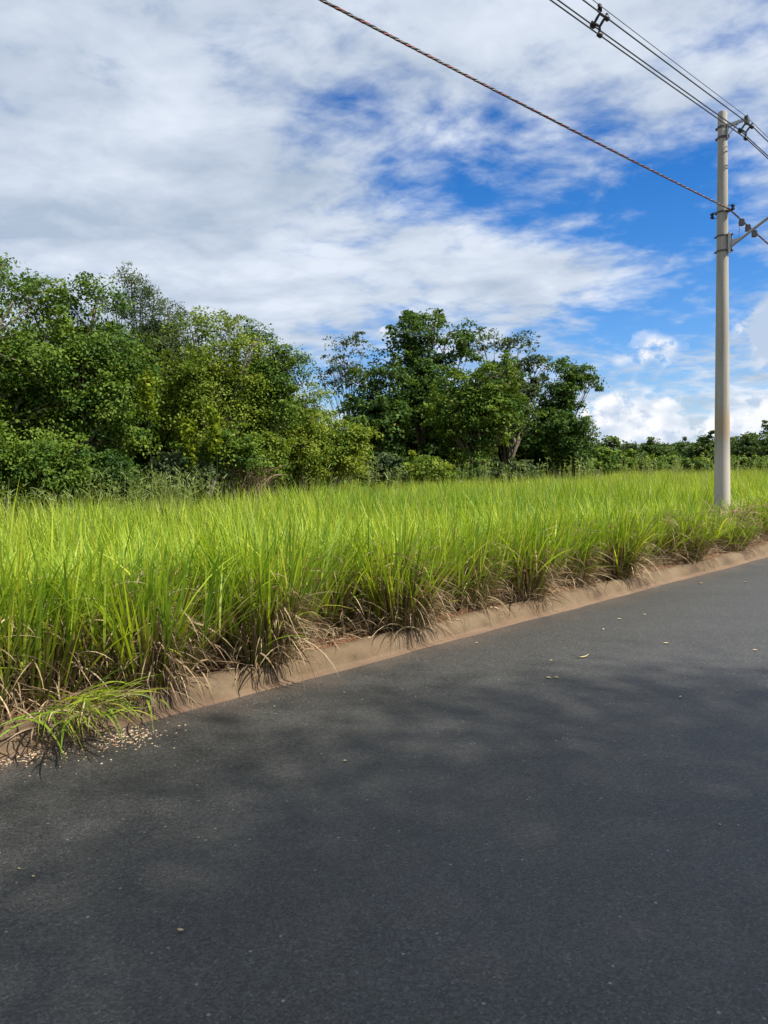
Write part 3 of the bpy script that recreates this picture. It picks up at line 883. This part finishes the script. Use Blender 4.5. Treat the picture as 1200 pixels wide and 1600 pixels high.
# second row closing the thicket
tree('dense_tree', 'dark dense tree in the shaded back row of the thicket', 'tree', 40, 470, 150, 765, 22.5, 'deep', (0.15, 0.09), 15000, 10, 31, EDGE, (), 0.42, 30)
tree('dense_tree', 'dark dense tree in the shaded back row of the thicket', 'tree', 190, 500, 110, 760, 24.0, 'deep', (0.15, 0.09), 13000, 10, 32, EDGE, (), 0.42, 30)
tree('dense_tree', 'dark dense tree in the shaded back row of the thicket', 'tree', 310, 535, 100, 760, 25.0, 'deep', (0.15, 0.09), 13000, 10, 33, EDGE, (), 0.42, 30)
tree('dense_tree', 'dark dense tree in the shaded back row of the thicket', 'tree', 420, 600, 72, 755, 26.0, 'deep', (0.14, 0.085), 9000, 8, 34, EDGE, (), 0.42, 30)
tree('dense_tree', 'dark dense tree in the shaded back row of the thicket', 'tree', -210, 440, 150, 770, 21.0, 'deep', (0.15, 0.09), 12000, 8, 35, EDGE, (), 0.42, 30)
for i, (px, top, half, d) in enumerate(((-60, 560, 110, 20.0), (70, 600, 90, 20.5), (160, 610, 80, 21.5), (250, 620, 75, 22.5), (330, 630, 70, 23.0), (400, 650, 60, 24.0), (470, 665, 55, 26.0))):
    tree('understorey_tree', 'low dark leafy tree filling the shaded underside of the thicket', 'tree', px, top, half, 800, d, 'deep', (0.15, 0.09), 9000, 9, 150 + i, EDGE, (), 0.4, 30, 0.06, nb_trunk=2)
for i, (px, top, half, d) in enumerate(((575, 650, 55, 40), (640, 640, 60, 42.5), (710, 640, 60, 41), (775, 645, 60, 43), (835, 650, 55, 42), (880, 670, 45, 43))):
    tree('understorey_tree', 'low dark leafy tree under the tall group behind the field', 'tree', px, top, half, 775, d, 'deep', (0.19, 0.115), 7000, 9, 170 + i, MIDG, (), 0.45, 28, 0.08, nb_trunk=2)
# bushes at their feet
for i, (px, top, half, d, pal, lab) in enumerate((
        (-40, 640, 75, 15.5, 'mid', 'leafy green bush at the foot of the large broadleaf tree'),
        (80, 665, 70, 16.0, 'mid', 'green broad leaved bush under the tall rounded tree'),
        (165, 690, 48, 17.0, 'deep', 'small dark green bush behind the pale wispy weeds'),
        (265, 690, 62, 18.5, 'grey', 'greyish shrub tangled with climbers below the yellowish tree'),
        (352, 650, 62, 18.8, 'mid', 'bush with large drooping leaves beside the dry brown shrub'),
        (422, 660, 40, 20.5, 'yellow', 'upright light green shrub beside the dry brown shrub'),
        (515, 630, 74, 24.0, 'yellow', 'large rounded yellow green bush standing forward of the tree gap'),
        (585, 690, 44, 28.0, 'grey', 'dull olive bush between two rounded bushes'),
        (660, 690, 58, 31.0, 'yellow', 'low dome shaped light green bush in front of the big dark tree'),
        (745, 705, 44, 34.0, 'deep', 'dark low bush beside the grey olive twiggy bush'),
        (800, 700, 52, 33.0, 'grey', 'grey olive twiggy bush at the foot of the tall tree group'),
        (700, 700, 40, 38.0, 'deep', 'dark low bush behind the low dome shaped light green bush'))):
    tree('bush', lab, 'bush', px, top, half, 792 if px < 200 else 770 if px < 450 else 758, d, pal, (0.10, 0.058) if d < 22 else (0.125, 0.07), 9000 if d < 22 else 10500, 8, 60 + i, BUSH, (), 0.24, 30, 0.035, nb_trunk=3, shell=0.6)
# the group at the back of the field
tree('sparse_tree', 'thin sparse tree with see through crown rising above the tree gap', 'tree', 545, 528, 44, 640, 38, 'grey', (0.16, 0.075), 1500, 2, 41, MIDG, ((535, 540, 24), (515, 562, 16), (565, 545, 20), (555, 590, 20), (500, 585, 12), (525, 570, 10)), 0.3, 16, 0.06, shell=0.5)
tree('dense_tree', 'dark green tree with hanging leafy curtain beside the thin sparse tree', 'tree', 592, 570, 50, 745, 37, 'deep', (0.16, 0.09), 16000, 10, 42, MIDG, ((575, 590, 26), (612, 590, 30), (590, 660, 50), (560, 640, 26)), 0.42, 32, 0.13, shell=0.68)
tree('dense_tree', 'tallest dark tree with broad dense crown in the group behind the field', 'tree', 668, 502, 78, 700, 41, 'deep', (0.17, 0.10), 26000, 12, 143, MIDG, ((650, 515, 36), (640, 525, 34), (700, 520, 38), (670, 515, 34), (620, 560, 34), (720, 560, 30), (660, 640, 60)), 0.45, 32, 0.17, shell=0.66)
tree('dense_tree', 'tall dark olive tree with broken crown behind the brighter green tree', 'tree', 785, 536, 78, 690, 42, 'grey', (0.17, 0.09), 24000, 12, 44, MIDG, ((755, 540, 34), (810, 545, 32), (840, 575, 30), (850, 620, 34), (800, 620, 44), (770, 600, 40)), 0.42, 30, 0.16, shell=0.66)
tree('broadleaf_tree', 'brighter green tree growing in front of the tallest dark trees', 'tree', 745, 556, 74, 735, 36.5, 'mid', (0.15, 0.085), 24000, 13, 45, MIDG, ((715, 600, 36), (775, 590, 34), (810, 640, 32), (690, 640, 32), (745, 680, 44)), 0.4, 32, 0.13, shell=0.7)
tree('leaning_tree', 'tree with a leafy bough reaching out sideways against the blue sky', 'tree', 868, 585, 40, 700, 39, 'deep', (0.16, 0.09), 10000, 6, 46, MIDG, ((885, 575, 18), (905, 588, 22), (925, 592, 12), (880, 610, 24), (893, 625, 16)), 0.36, 28, 0.12, shell=0.55)
tree('climber_covered_tree', 'rounded tree smothered in climbers at the end of the tall group', 'tree', 888, 640, 40, 748, 37.5, 'deep', (0.14, 0.085), 14000, 10, 47, MIDG, ((870, 665, 24), (905, 670, 22)), 0.34, 32, 0.1)
tree('dense_tree', 'dark tree closing the lower back of the tall group', 'tree', 640, 600, 80, 755, 46, 'deep', (0.2, 0.12), 9000, 8, 48, MIDG, (), 0.5, 28)
tree('dense_tree', 'dark tree closing the lower back of the tall group', 'tree', 790, 610, 90, 755, 47, 'deep', (0.2, 0.12), 9000, 8, 49, MIDG, (), 0.5, 28)
tree('dense_tree', 'dark tree seen low down through the gap in the thicket', 'tree', 540, 655, 60, 755, 45, 'deep', (0.2, 0.12), 6000, 7, 50, MIDG, (), 0.5, 28)
# the far line
for i, (px, top, half, d) in enumerate(((945, 684, 34, 58), (985, 692, 30, 74), (1022, 690, 30, 82), (1062, 688, 30, 88), (1098, 680, 30, 80), (1142, 684, 34, 86),
                                        (1178, 676, 32, 76), (1215, 672, 40, 72), (1275, 668, 44, 70), (1340, 664, 50, 70), (1010, 694, 34, 104), (1160, 680, 40, 108), (1085, 688, 44, 110))):
    tree('distant_tree', 'distant dark green tree in the low line beyond the field', 'tree', px, top, half, 742, d, 'far', (0.26, 0.15), 5200, 8, 80 + i, FAR, (), 0.6, 26, 0.14, shell=0.6)
for i, (px, top, half, d) in enumerate(((930, 700, 26, 50), (965, 704, 32, 55), (1005, 712, 32, 60), (1048, 710, 34, 62), (1090, 716, 28, 58), (1150, 712, 30, 60), (1190, 716, 34, 58), (1250, 708, 40, 58))):
    tree('distant_bush', 'lighter green bush in front of the distant tree line', 'bush', px, top, half, 748, d, 'mid', (0.19, 0.11), 5200, 8, 110 + i, 'bushes before the far trees', (), 0.4, 28, 0.05, nb_trunk=2)


# unseen trees added behind the viewpoint to shade the near road
tree('added_shade_tree', 'spreading unseen tree added across the road to shade the near asphalt', 'tree', 0, 0, 0, 0, 1, 'mid', (0.175, 0.108), 30000, 20, 131, 'added shade trees across the road', (), 0.8, 10, 0.2, depth=1.0, base=(14.0, -3.1), size=(19.0, 9.0, 5.2))
tree('added_shade_tree', 'spreading unseen tree added across the road to shade the near asphalt', 'tree', 0, 0, 0, 0, 1, 'mid', (0.175, 0.108), 30000, 20, 132, 'added shade trees across the road', (), 0.8, 10, 0.2, depth=1.0, base=(10.75, -6.95), size=(18.6, 8.6, 5.0))


# dry brown shrub, climbers and the pale weeds at the wood's edge
def dry_shrub():
    r = np.random.default_rng(8)
    o_ = at(392, 765, 19.2); root = thing('dry_shrub', 'leafless brown shrub of drooping dry twigs at the thicket foot', 'bush', (o_[0], o_[1], FIELD_Z))
    n = 420
    a = r.uniform(0, 6.28, n)
    p = np.stack([r.normal(0, 0.25, n), r.normal(0, 0.2, n), r.uniform(0.0, 1.1, n)], 1)
    v, f, c = ribbons(p, a, r.uniform(0.0, 0.6, n), r.uniform(0.5, 1.9, n), r.uniform(0.5, 1.2, n), r.uniform(0.008, 0.02, n), 5, straw_cols(r, n, 5) * 0.6, 1.2, r.normal(0, 1, n))
    v[:, 2] = np.maximum(v[:, 2], 0.01)
    mesh_obj('twigs', v, f, M_STRAW, root, c)


dry_shrub()


def climber(px, y0, y1, d, seed, lab):
    r = np.random.default_rng(seed)
    a = at(px, y0, d); b = at(px + 6, y1, d); root = thing('hanging_climber', lab, 'climber', (b[0], b[1], FIELD_Z), 'lime green climbers')
    n = 60; t = np.linspace(0, 1, n)[:, None]
    c = (a + (b - a) * t) - np.array([b[0], b[1], FIELD_Z]) + r.normal(0, 0.05, (n, 3))
    c = c[c[:, 2] > 0.1]
    mb = MB(); mb.col = (0.06, 0.065, 0.035)
    mb.tube(list(c[::4]) + [np.array([0, 0.3, 0.0])], 0.006, 5); mb.build('stem', M_BARK, root)
    v, f, cc = leaf_cloud(r, c, 0.14, 7, 0.12, 0.08, ((0.10, 0.16, 0.012), (0.26, 0.33, 0.03)), 1.0)
    mesh_obj('leaves', v, f, M_LEAF, root, cc)


climber(292, 655, 735, 18.0, 1, 'longest lime green climber strand trailing almost to the pale weeds'); climber(330, 640, 700, 18.0, 2, 'shorter lime green climber strand beside the longest strand'); climber(226, 590, 640, 17.5, 3, 'lime green climber high on the tall rounded tree')


def weeds():
    r = np.random.default_rng(15)
    parts = []
    for x0, x1, d0, d1, cnt, h0, h1 in ((120, 340, 15.0, 17.2, 130, 1.05, 1.5), (-40, 110, 13.0, 15.0, 30, 1.0, 1.25), (440, 620, 22, 27, 60, 1.1, 1.5), (620, 940, 30, 36, 110, 1.1, 1.7), (930, 1250, 46, 54, 110, 1.2, 1.9)):
        for i in range(cnt):
            d = r.uniform(d0, d1); p = at(r.uniform(x0, x1), 760, d); h = r.uniform(h0, h1)
            b = np.array([[p[0], p[1], FIELD_Z]])
            n = 1
            az0 = r.uniform(0, 6.28)
            wd = 0.010 * d / 15
            cs = np.tile(np.array([0.27, 0.31, 0.12]) * r.uniform(0.7, 1.2), (1, 6, 1))
            v, f, c = ribbons(b, np.array([az0]), np.array([r.uniform(0, 0.12)]), np.array([r.uniform(0.05, 0.5)]), np.array([h]), np.array([wd]), 5, cs, 1.8, None, np.array([1, 1, .9, .8, .6, .3]))
            parts.append((v, f, c))
            k = 16
            ax = v.reshape(6, 2, 3).mean(1)
            t = r.uniform(0.35, 1.0, k) * 5; ii = np.clip(t.astype(int), 0, 4)
            pp = lerp(ax[ii], ax[ii + 1], (t - ii)[:, None])
            cs = np.repeat((np.array([0.25, 0.32, 0.10]) * r.uniform(0.6, 1.25, (k, 1)))[:, None], 4, 1)
            parts.append(ribbons(pp, r.uniform(0, 6.28, k), r.uniform(0.4, 1.2, k), r.uniform(0.2, 1.0, k), r.uniform(0.08, 0.24, k), np.full(k, 0.014 * d / 15), 3, cs, 1.2, r.normal(0, 0.8, k)))
    v, f, c = join(parts)
    tag(mesh_obj('tall_weeds', v, f, M_GRASS, None, c), 'pale wispy weeds standing above the grass along the tree edge', 'weeds', kind='stuff')


weeds()

# ------------------------------------------------------------------ pole, cables and their fittings
PB = at(1128, 790, 15.0); PT = at(1128.5, 175, 15.0)
POLE_BASE = np.array([PB[0] + 0.012, 15.0, FIELD_Z])
lean_v = (PT - PB) / (PT[2] - PB[2])
POLE_H = PT[2] - FIELD_Z
LEAN = math.atan(lean_v[0])
TOROAD = math.atan2(-RN[1], -RN[0])


def rad_at(z): return lerp(0.155, 0.083, z / POLE_H)


def make_pole(first):
    lab = 'round grey concrete utility pole carrying cable bracket and lamp arm, rising from the grass' if first else 'round grey concrete utility pole further along the same cable line'
    root = thing('utility_pole', lab, 'utility pole', POLE_BASE, 'utility poles along the road')
    root.rotation_euler = (0, LEAN, 0)
    yaw = TOROAD; cy, sy = math.cos(yaw), math.sin(yaw)
    def rot(o): o.rotation_euler = (0, 0, yaw); return o         # fittings are modelled with +X towards the road
    mb = MB()
    zs = [-1.2, 0, 1, 2, 3, 4, 5, 6, 7, POLE_H - 0.02, POLE_H]
    mb.lathe([(rad_at(max(z, 0)) * (1 if z < POLE_H else 0.9), z) for z in zs], n=28)
    mb.build('shaft', M_POLE, root)
    def band(z, mat=M_DARKMETAL, w=0.022):
        b = MB(); r0 = rad_at(z)
        b.lathe([(r0 * 0.9, z - w), (r0 + 0.008, z - w), (r0 + 0.008, z + w), (r0 * 0.9, z + w)], n=28)
        b.box((r0 + 0.022, 0, z), (0.02, 0.018, w)); b.box((-r0 - 0.022, 0, z), (0.02, 0.018, w))
        return rot(b.build('band', mat, root))
    zA = 8.25 - FIELD_Z - 0.37
    zB = zA - 0.19
    band(zA); band(zB)
    # bracket arm with its brace
    r0 = rad_at(zA)
    b = MB(); b.box((r0 + 0.02, 0, (zA + zB) / 2 + 0.01), (0.012, 0.03, 0.14))
    b.prism([(r0 + 0.03, 0, zA - 0.03), (0.45, 0, zA + 0.0), (0.45, 0, zA + 0.04), (r0 + 0.03, 0, zA + 0.035)], (0, 0.022, 0))
    rot(b.build('bracket_arm', M_GALV, root))
    b = MB(); b.tube([(r0 + 0.03, 0, zB + 0.03), (0.28, 0, zA - 0.02)], 0.009, 6); rot(b.build('brace', M_GALV, root))
    b = MB(); b.box((0.44, 0, zA + 0.03), (0.03, 0.034, 0.03)); b.tube([(0.43, -0.05, zA + 0.03), (0.43, 0.05, zA + 0.03)], 0.012, 6)
    b.tube([(0.40, 0, zA + 0.04), (0.46, 0, zA + 0.085)], 0.012, 6)
    rot(b.build('messenger_clamp', M_DARKMETAL, root))
    # spool insulators either side
    zI = at(1128, 332, 15.0)[2] - FIELD_Z
    band(zI, w=0.018)
    for sgn, dz in ((-1, -0.02), (1, 0.05)):
        b = MB(); x0 = sgn * rad_at(zI); x1 = sgn * (rad_at(zI) + 0.095)
        b.tube([(x0, 0, zI + dz + 0.055), (x1, 0, zI + dz + 0.055), (x1, 0, zI + dz - 0.06), (x0, 0, zI + dz - 0.06)], 0.008, 6)
        rot(b.build('spool_bracket', M_DARKMETAL, root))
        b = MB(); b.lathe([(0.018, -0.05), (0.036, -0.044), (0.036, -0.018), (0.02, -0.006), (0.02, 0.006), (0.036, 0.018), (0.036, 0.044), (0.018, 0.05)], (x1, 0, zI + dz), n=14)
        rot(b.build('spool_insulator', M_BLACK, root))
    # lamp arm
    z1 = at(1140, 365, 14.9)[2] - FIELD_Z; z2 = at(1140, 393, 14.9)[2] - FIELD_Z
    band(z1 - 0.02, w=0.016); band(z2 + 0.03, w=0.016)
    r0 = rad_at(z1)
    b = MB(); b.box((r0 + 0.03, 0, (z1 + z2) / 2), (0.012, 0.05, (z1 - z2) / 2 + 0.02)); b.box((r0 + 0.045, 0.044, (z1 + z2) / 2), (0.02, 0.006, (z1 - z2) / 2)); b.box((r0 + 0.045, -0.044, (z1 + z2) / 2), (0.02, 0.006, (z1 - z2) / 2))
    rot(b.build('arm_plate', M_GALV, root))
    for z_ in (z1 - 0.01, z2 + 0.02):
        b = MB(); b.tube([(r0 + 0.03, 0.03, z_), (r0 + 0.09, 0.03, z_)], 0.010, 6); b.lathe([(0.018, r0 + 0.066), (0.018, r0 + 0.08)], (0, 0.03, z_), 'X', 6); rot(b.build('bolt', M_DARKMETAL, root))
    za = z2 + 0.085
    b = MB(); pts = [(r0 + 0.045, 0, za), (0.45, 0, za + 0.17), (0.9, 0, za + 0.42), (1.5, 0, za + 0.74), (2.0, 0, za + 0.92), (2.35, 0, za + 0.97)]
    b.tube(pts, 0.026, 10); rot(b.build('lamp_arm', M_GALV, root))
    b = MB(); b.prism([(r0 + 0.045, 0, za + 0.02), (0.34, 0, za + 0.14), (r0 + 0.045, 0, za + 0.13)], (0, 0.006, 0)); rot(b.build('gusset', M_GALV, root))
    b = MB(); b.prism([(2.3, 0, za + 0.92), (2.42, 0, za + 0.90), (2.82, 0, za + 0.94), (2.86, 0, za + 0.97), (2.78, 0, za + 1.02), (2.45, 0, za + 1.04), (2.3, 0, za + 1.01)], (0, 0.11, 0))
    lamp = rot(b.build('lamp_head', M_GALV, root))
    b = MB(); b.box((2.62, 0, za + 0.912), (0.15, 0.085, 0.008)); b.build('lens', M_LENS, lamp)
    b = MB(); b.tube([(0.32, 0, za + 0.11), (0.30, 0.02, za + 0.19), (0.31, 0.02, za + 0.30), (0.29, 0.02, za + 0.42)], 0.004, 5); rot(b.build('lamp_lead', M_RUBBER, root))
    return root, zA, zI


SPAN = 34.0
pole, zA, zI = make_pole(True)


def copy_tree(o, parent=None):
    c = o.copy(); COL.objects.link(c); c.parent = parent
    for ch in list(o.children): copy_tree(ch, c)
    return c


for sg in (-1, 1):
    c_ = copy_tree(pole); q = POLE_BASE[:2] + sg * SPAN * RD
    c_.location = (q[0], q[1], FIELD_Z)
    c_['label'] = 'round grey concrete utility pole further along the same cable line'

ROADV = np.array([-RN[0], -RN[1], 0.0])


def on_pole(off, z):                      # a point off metres roadward of the pole axis, z above its foot
    p = POLE_BASE + ROADV * off + np.array([0, 0, z]); p[0] += math.tan(LEAN) * z
    return p


def span_pts(p, sag, sg, n=60):
    q = p + sg * SPAN * np.array([RD[0], RD[1], 0])
    t = np.linspace(0, 1, n)
    t = np.where(True, t ** 1.3, t)
    pts = p[None] + (q - p)[None] * t[:, None]
    pts[:, 2] -= 4 * sag * t * (1 - t)
    return pts


def line_path(p, sag_b, sag_f):
    b = span_pts(p, sag_b, -1)[::-1]; f = span_pts(p, sag_f, 1)
    return np.concatenate([b, f[1:]])


pm = on_pole(0.43, zA + 0.075)
mess = line_path(pm, 0.20, 0.5)
mb = MB(); mb.tube(mess, 0.0055, 6); tag(mb.build('messenger_wire', M_WIRE, None), 'thin bare steel wire, topmost of the overhead bundle', 'cable')
CO = [(-0.105, -0.225, 'upper black power cable on the field side of the spacers'), (0.105, -0.21, 'upper black power cable on the road side of the spacers'), (0.0, -0.40, 'lowest black power cable hanging at the bottom of the spacers')]
for off, dz, lab in CO:
    p = on_pole(0.43 + off, zA + 0.075 + dz)
    mb = MB(); mb.tube(line_path(p, 0.20, 0.5), 0.0098, 8); tag(mb.build('power_cable', M_RUBBER, None), lab, 'cable', 'power cables')


def spacer(pos, lab, pole_side=False):
    root = thing('cable_spacer', lab, 'cable spacer', pos, 'cable spacers')
    root.rotation_euler = (0, 0, TOROAD)
    top = np.array([0, 0, -0.03]); l = np.array([-0.085, 0, -0.21]); r_ = np.array([0.085, 0, -0.195]); bt = np.array([0, 0, -0.375]); c0 = np.array([0, 0, -0.11]); c1 = np.array([0, 0, -0.285])
    mb = MB()
    for a, b in ((top, c0), (c0, l), (c0, r_), (l, c1), (r_, c1), (c1, bt)):
        mb.tube([a, a * 0.5 + b * 0.5 + np.array([0, 0, 0.004]), b], [0.016, 0.019, 0.016], 8)
    for j in range(3):                    # sheds of the polymer body
        z = -0.045 - j * 0.018; mb.lathe([(0.012, z - 0.004), (0.034, z), (0.012, z + 0.004)], n=12)
    mb.build('spacer_frame', M_GREYPOLY if pole_side else M_BLACK, root)
    for p in (l, r_, bt):
        m2 = MB(); m2.lathe([(0.022, -0.045), (0.034, -0.03), (0.034, 0.03), (0.022, 0.045)], (p[0] + 0.02 * np.sign(p[0]), 0, p[2] - 0.02), 'Y', 12)
        m2.box((p[0] * 1.3, 0, p[2] + 0.005), (0.012, 0.02, 0.035)); m2.build('cable_clamp', M_BLACK, root)
    m2 = MB(); m2.box((0, 0, -0.01), (0.018, 0.028, 0.02)); m2.build('hook', M_DARKMETAL, root)
    if pole_side:
        m2 = MB(); m2.lathe([(0.02, -0.15), (0.046, -0.13), (0.05, -0.09), (0.046, -0.05), (0.02, -0.035)], (0.02, 0.0, 0.0), n=14); m2.build('insulator', M_GREYPOLY, root)
    return root


def along(pts, dist):                     # point of a line at a distance from the pole, negative towards the viewer
    s = (pts[:, :2] - pm[None, :2]) @ RD
    i = np.argsort(s); return np.array([np.interp(dist, s[i], pts[i, k]) for k in range(3)])


spacer(along(mess, 0.0) + np.array([0, 0, -0.01]), 'cable spacer and insulator hanging under the bracket arm at the pole', True)
spacer(along(mess, -5.3), 'black cable spacer hanging mid span on the overhead bundle')
spacer(along(mess, -14.0), 'black cable spacer hanging nearer the next pole')
spacer(along(mess, 9.0), 'black cable spacer beyond the pole')

# twisted low cable
pc = on_pole(rad_at(zI) + 0.03, zI + 0.035)
path = line_path(pc, 0.25, 1.15)
L_ = np.concatenate([[0], np.cumsum(np.linalg.norm(np.diff(path, axis=0), axis=1))])
step = 0.05
i_pole = L_[59]
u = np.arange(i_pole - 26, i_pole + 20, step)
cen = np.stack([np.interp(u, L_, path[:, k]) for k in range(3)], 1)
tw = thing('twisted_cable', 'twisted red, black and grey low cable sweeping down to the pole', 'cable', (0, 0, 0))
for j, (mat, nm, rd) in enumerate(((M_RED, 'red_strand', 0.0072), (M_BLACK, 'black_strand', 0.0082), (M_PALE, 'grey_strand', 0.0066), (M_BLACK, 'black_strand', 0.0082))):
    ph = u * 2 * math.pi / 0.34 + j * math.pi / 2
    o1 = ROADV * 0.0098; pts = cen + np.cos(ph)[:, None] * o1[None] + np.sin(ph)[:, None] * np.array([[0, 0, 0.0098]])
    mb = MB(); mb.tube(pts, rd, 5); mb.build(nm, mat, tw)
for dist in (0.62, 0.95, 1.30):
    p = np.array([np.interp(i_pole + dist, L_, path[:, k]) for k in range(3)])
    mb = MB(); mb.box(p + np.array([0, 0, -0.05]), (0.04, 0.04, 0.052)); mb.lathe([(0.012, -0.105), (0.016, -0.088)], p, n=8)
    mb.box(p + np.array([0, 0, 0.005]), (0.036, 0.022, 0.022)); mb.build('connector', M_BLACK, tw)


# ------------------------------------------------------------------ litter on the road
def crown_z(k): return float(np.interp(k, [-7.6, -5, -3.7, -2, -0.5, 0.05], [0.0, 0.012, 0.02, 0.012, 0.002, 0.0]))


def on_road(px, py):
    p = ground_at(px, py, 0.0)
    for _ in range(3):
        k = (p[:2] - RO) @ RN; p = ground_at(px, py, crown_z(k))
    return p


def leaf_mesh(r, L, wd, curl):
    t = np.linspace(0, 1, 7); half = wd * np.sin(np.pi * np.clip(t, 0.03, 0.97)) ** 0.8 * 0.5
    vs = []; fs = []
    for i in range(7):
        z = curl * (2 * t[i] - 1) ** 2 * L * 0.5
        vs += [((t[i] - 0.5) * L, -half[i], z + half[i] * 0.5 + 0.004), ((t[i] - 0.5) * L, 0, z + 0.002), ((t[i] - 0.5) * L, half[i], z + half[i] * 0.5 + 0.004)]
    for i in range(6):
        a = i * 3; fs += [[a, a + 3, a + 4, a + 1], [a + 1, a + 4, a + 5, a + 2]]
    return vs, fs


r = np.random.default_rng(4)
LF = [(911, 1028, 0.13, 0.028, 'long pale dry leaf lying alone on the asphalt near the shade edge'), (857, 1060, 0.055, 0.03, None), (870, 1060, 0.045, 0.03, None), (861, 1033, 0.035, 0.022, None), (1041, 1006, 0.06, 0.03, None),
      (1180, 1017, 0.05, 0.028, None), (943, 984, 0.05, 0.025, None), (1063, 1090, 0.04, 0.02, None), (539, 1190, 0.025, 0.018, None), (282, 1456, 0.026, 0.018, 'small pale yellow leaf alone on the dark near asphalt'),
      (52, 1371, 0.02, 0.012, None), (30, 1359, 0.02, 0.01, None), (968, 968, 0.06, 0.03, None), (1007, 961, 0.05, 0.03, None), (1095, 912, 0.06, 0.04, None), (1165, 910, 0.06, 0.03, None),
      (1125, 1290, 0.02, 0.01, None), (745, 1005, 0.03, 0.018, None), (566, 1094, 0.018, 0.012, None), (538, 1083, 0.02, 0.012, None), (429, 1105, 0.022, 0.014, None), (664, 1034, 0.02, 0.014, None)]
for px, py, L_f, wd, lab in LF:
    vs, fs = leaf_mesh(r, L_f * (1 if lab else 0.75), wd * 0.75, r.uniform(0.1, 0.35))
    p = on_road(px, py)
    col = np.array([0.62, 0.50, 0.26]) * r.uniform(0.75, 1.15)
    o = mesh_obj('fallen_leaf', vs, fs, M_HUSK, None, np.tile(col, (len(vs), 1)), True, p + np.array([0, 0, 0.001]))
    o.rotation_euler = (0, 0, r.uniform(-0.5, 0.5) if lab else r.uniform(0, 6.28))
    tag(o, lab or 'small dry yellowish leaf or husk scattered on the asphalt', 'leaf', 'leaves scattered on the road')

# chaff along the shaded kerb
n = 520
pos = []
for _ in range(n):
    q = r.random()
    if q < 0.42: px, py = r.uniform(-30, 72), 0
    elif q < 0.85: px, py = r.normal(195, 26), 1
    else: px, py = r.uniform(40, 290), 2
    if py == 0: py = 1190 - px * 0.24 + abs(r.normal(0, 7)) - 4
    elif py == 1: py = 1150 + r.normal(0, 9) - (px - 195) * 0.12
    else: py = 1170 - (px - 100) * 0.2 + abs(r.normal(0, 18))
    p = on_road(px, py)
    if (p[:2] - RO) @ RN < -0.005: pos.append(p)
vs = []; fs = []; cs = []
for p in pos:
    a = r.uniform(0, 6.28); l = r.uniform(0.004, 0.011); w_ = l * r.uniform(0.35, 0.8); hgt = l * 0.5
    ca, sa = math.cos(a), math.sin(a); b = len(vs)
    for (x, y, z) in ((-l, 0, 0.1), (0, w_, 0.1), (l, 0, 0.1), (0, -w_, 0.1), (0, 0, 1.0)):
        vs.append((p[0] + x * ca - y * sa, p[1] + x * sa + y * ca, p[2] + z * hgt + 0.001))
    fs += [[b, b + 1, b + 4], [b + 1, b + 2, b + 4], [b + 2, b + 3, b + 4], [b + 3, b, b + 4]]
    c = lerp(np.array([0.62, 0.50, 0.33]), np.array([0.45, 0.22, 0.12]), r.random() ** 2) * r.uniform(0.7, 1.15); cs += [c] * 5
tag(mesh_obj('dry_husks', vs, fs, M_HUSK, None, np.array(cs)), 'tan dry husks and chips swept along the shaded kerb', 'husks', kind='stuff')
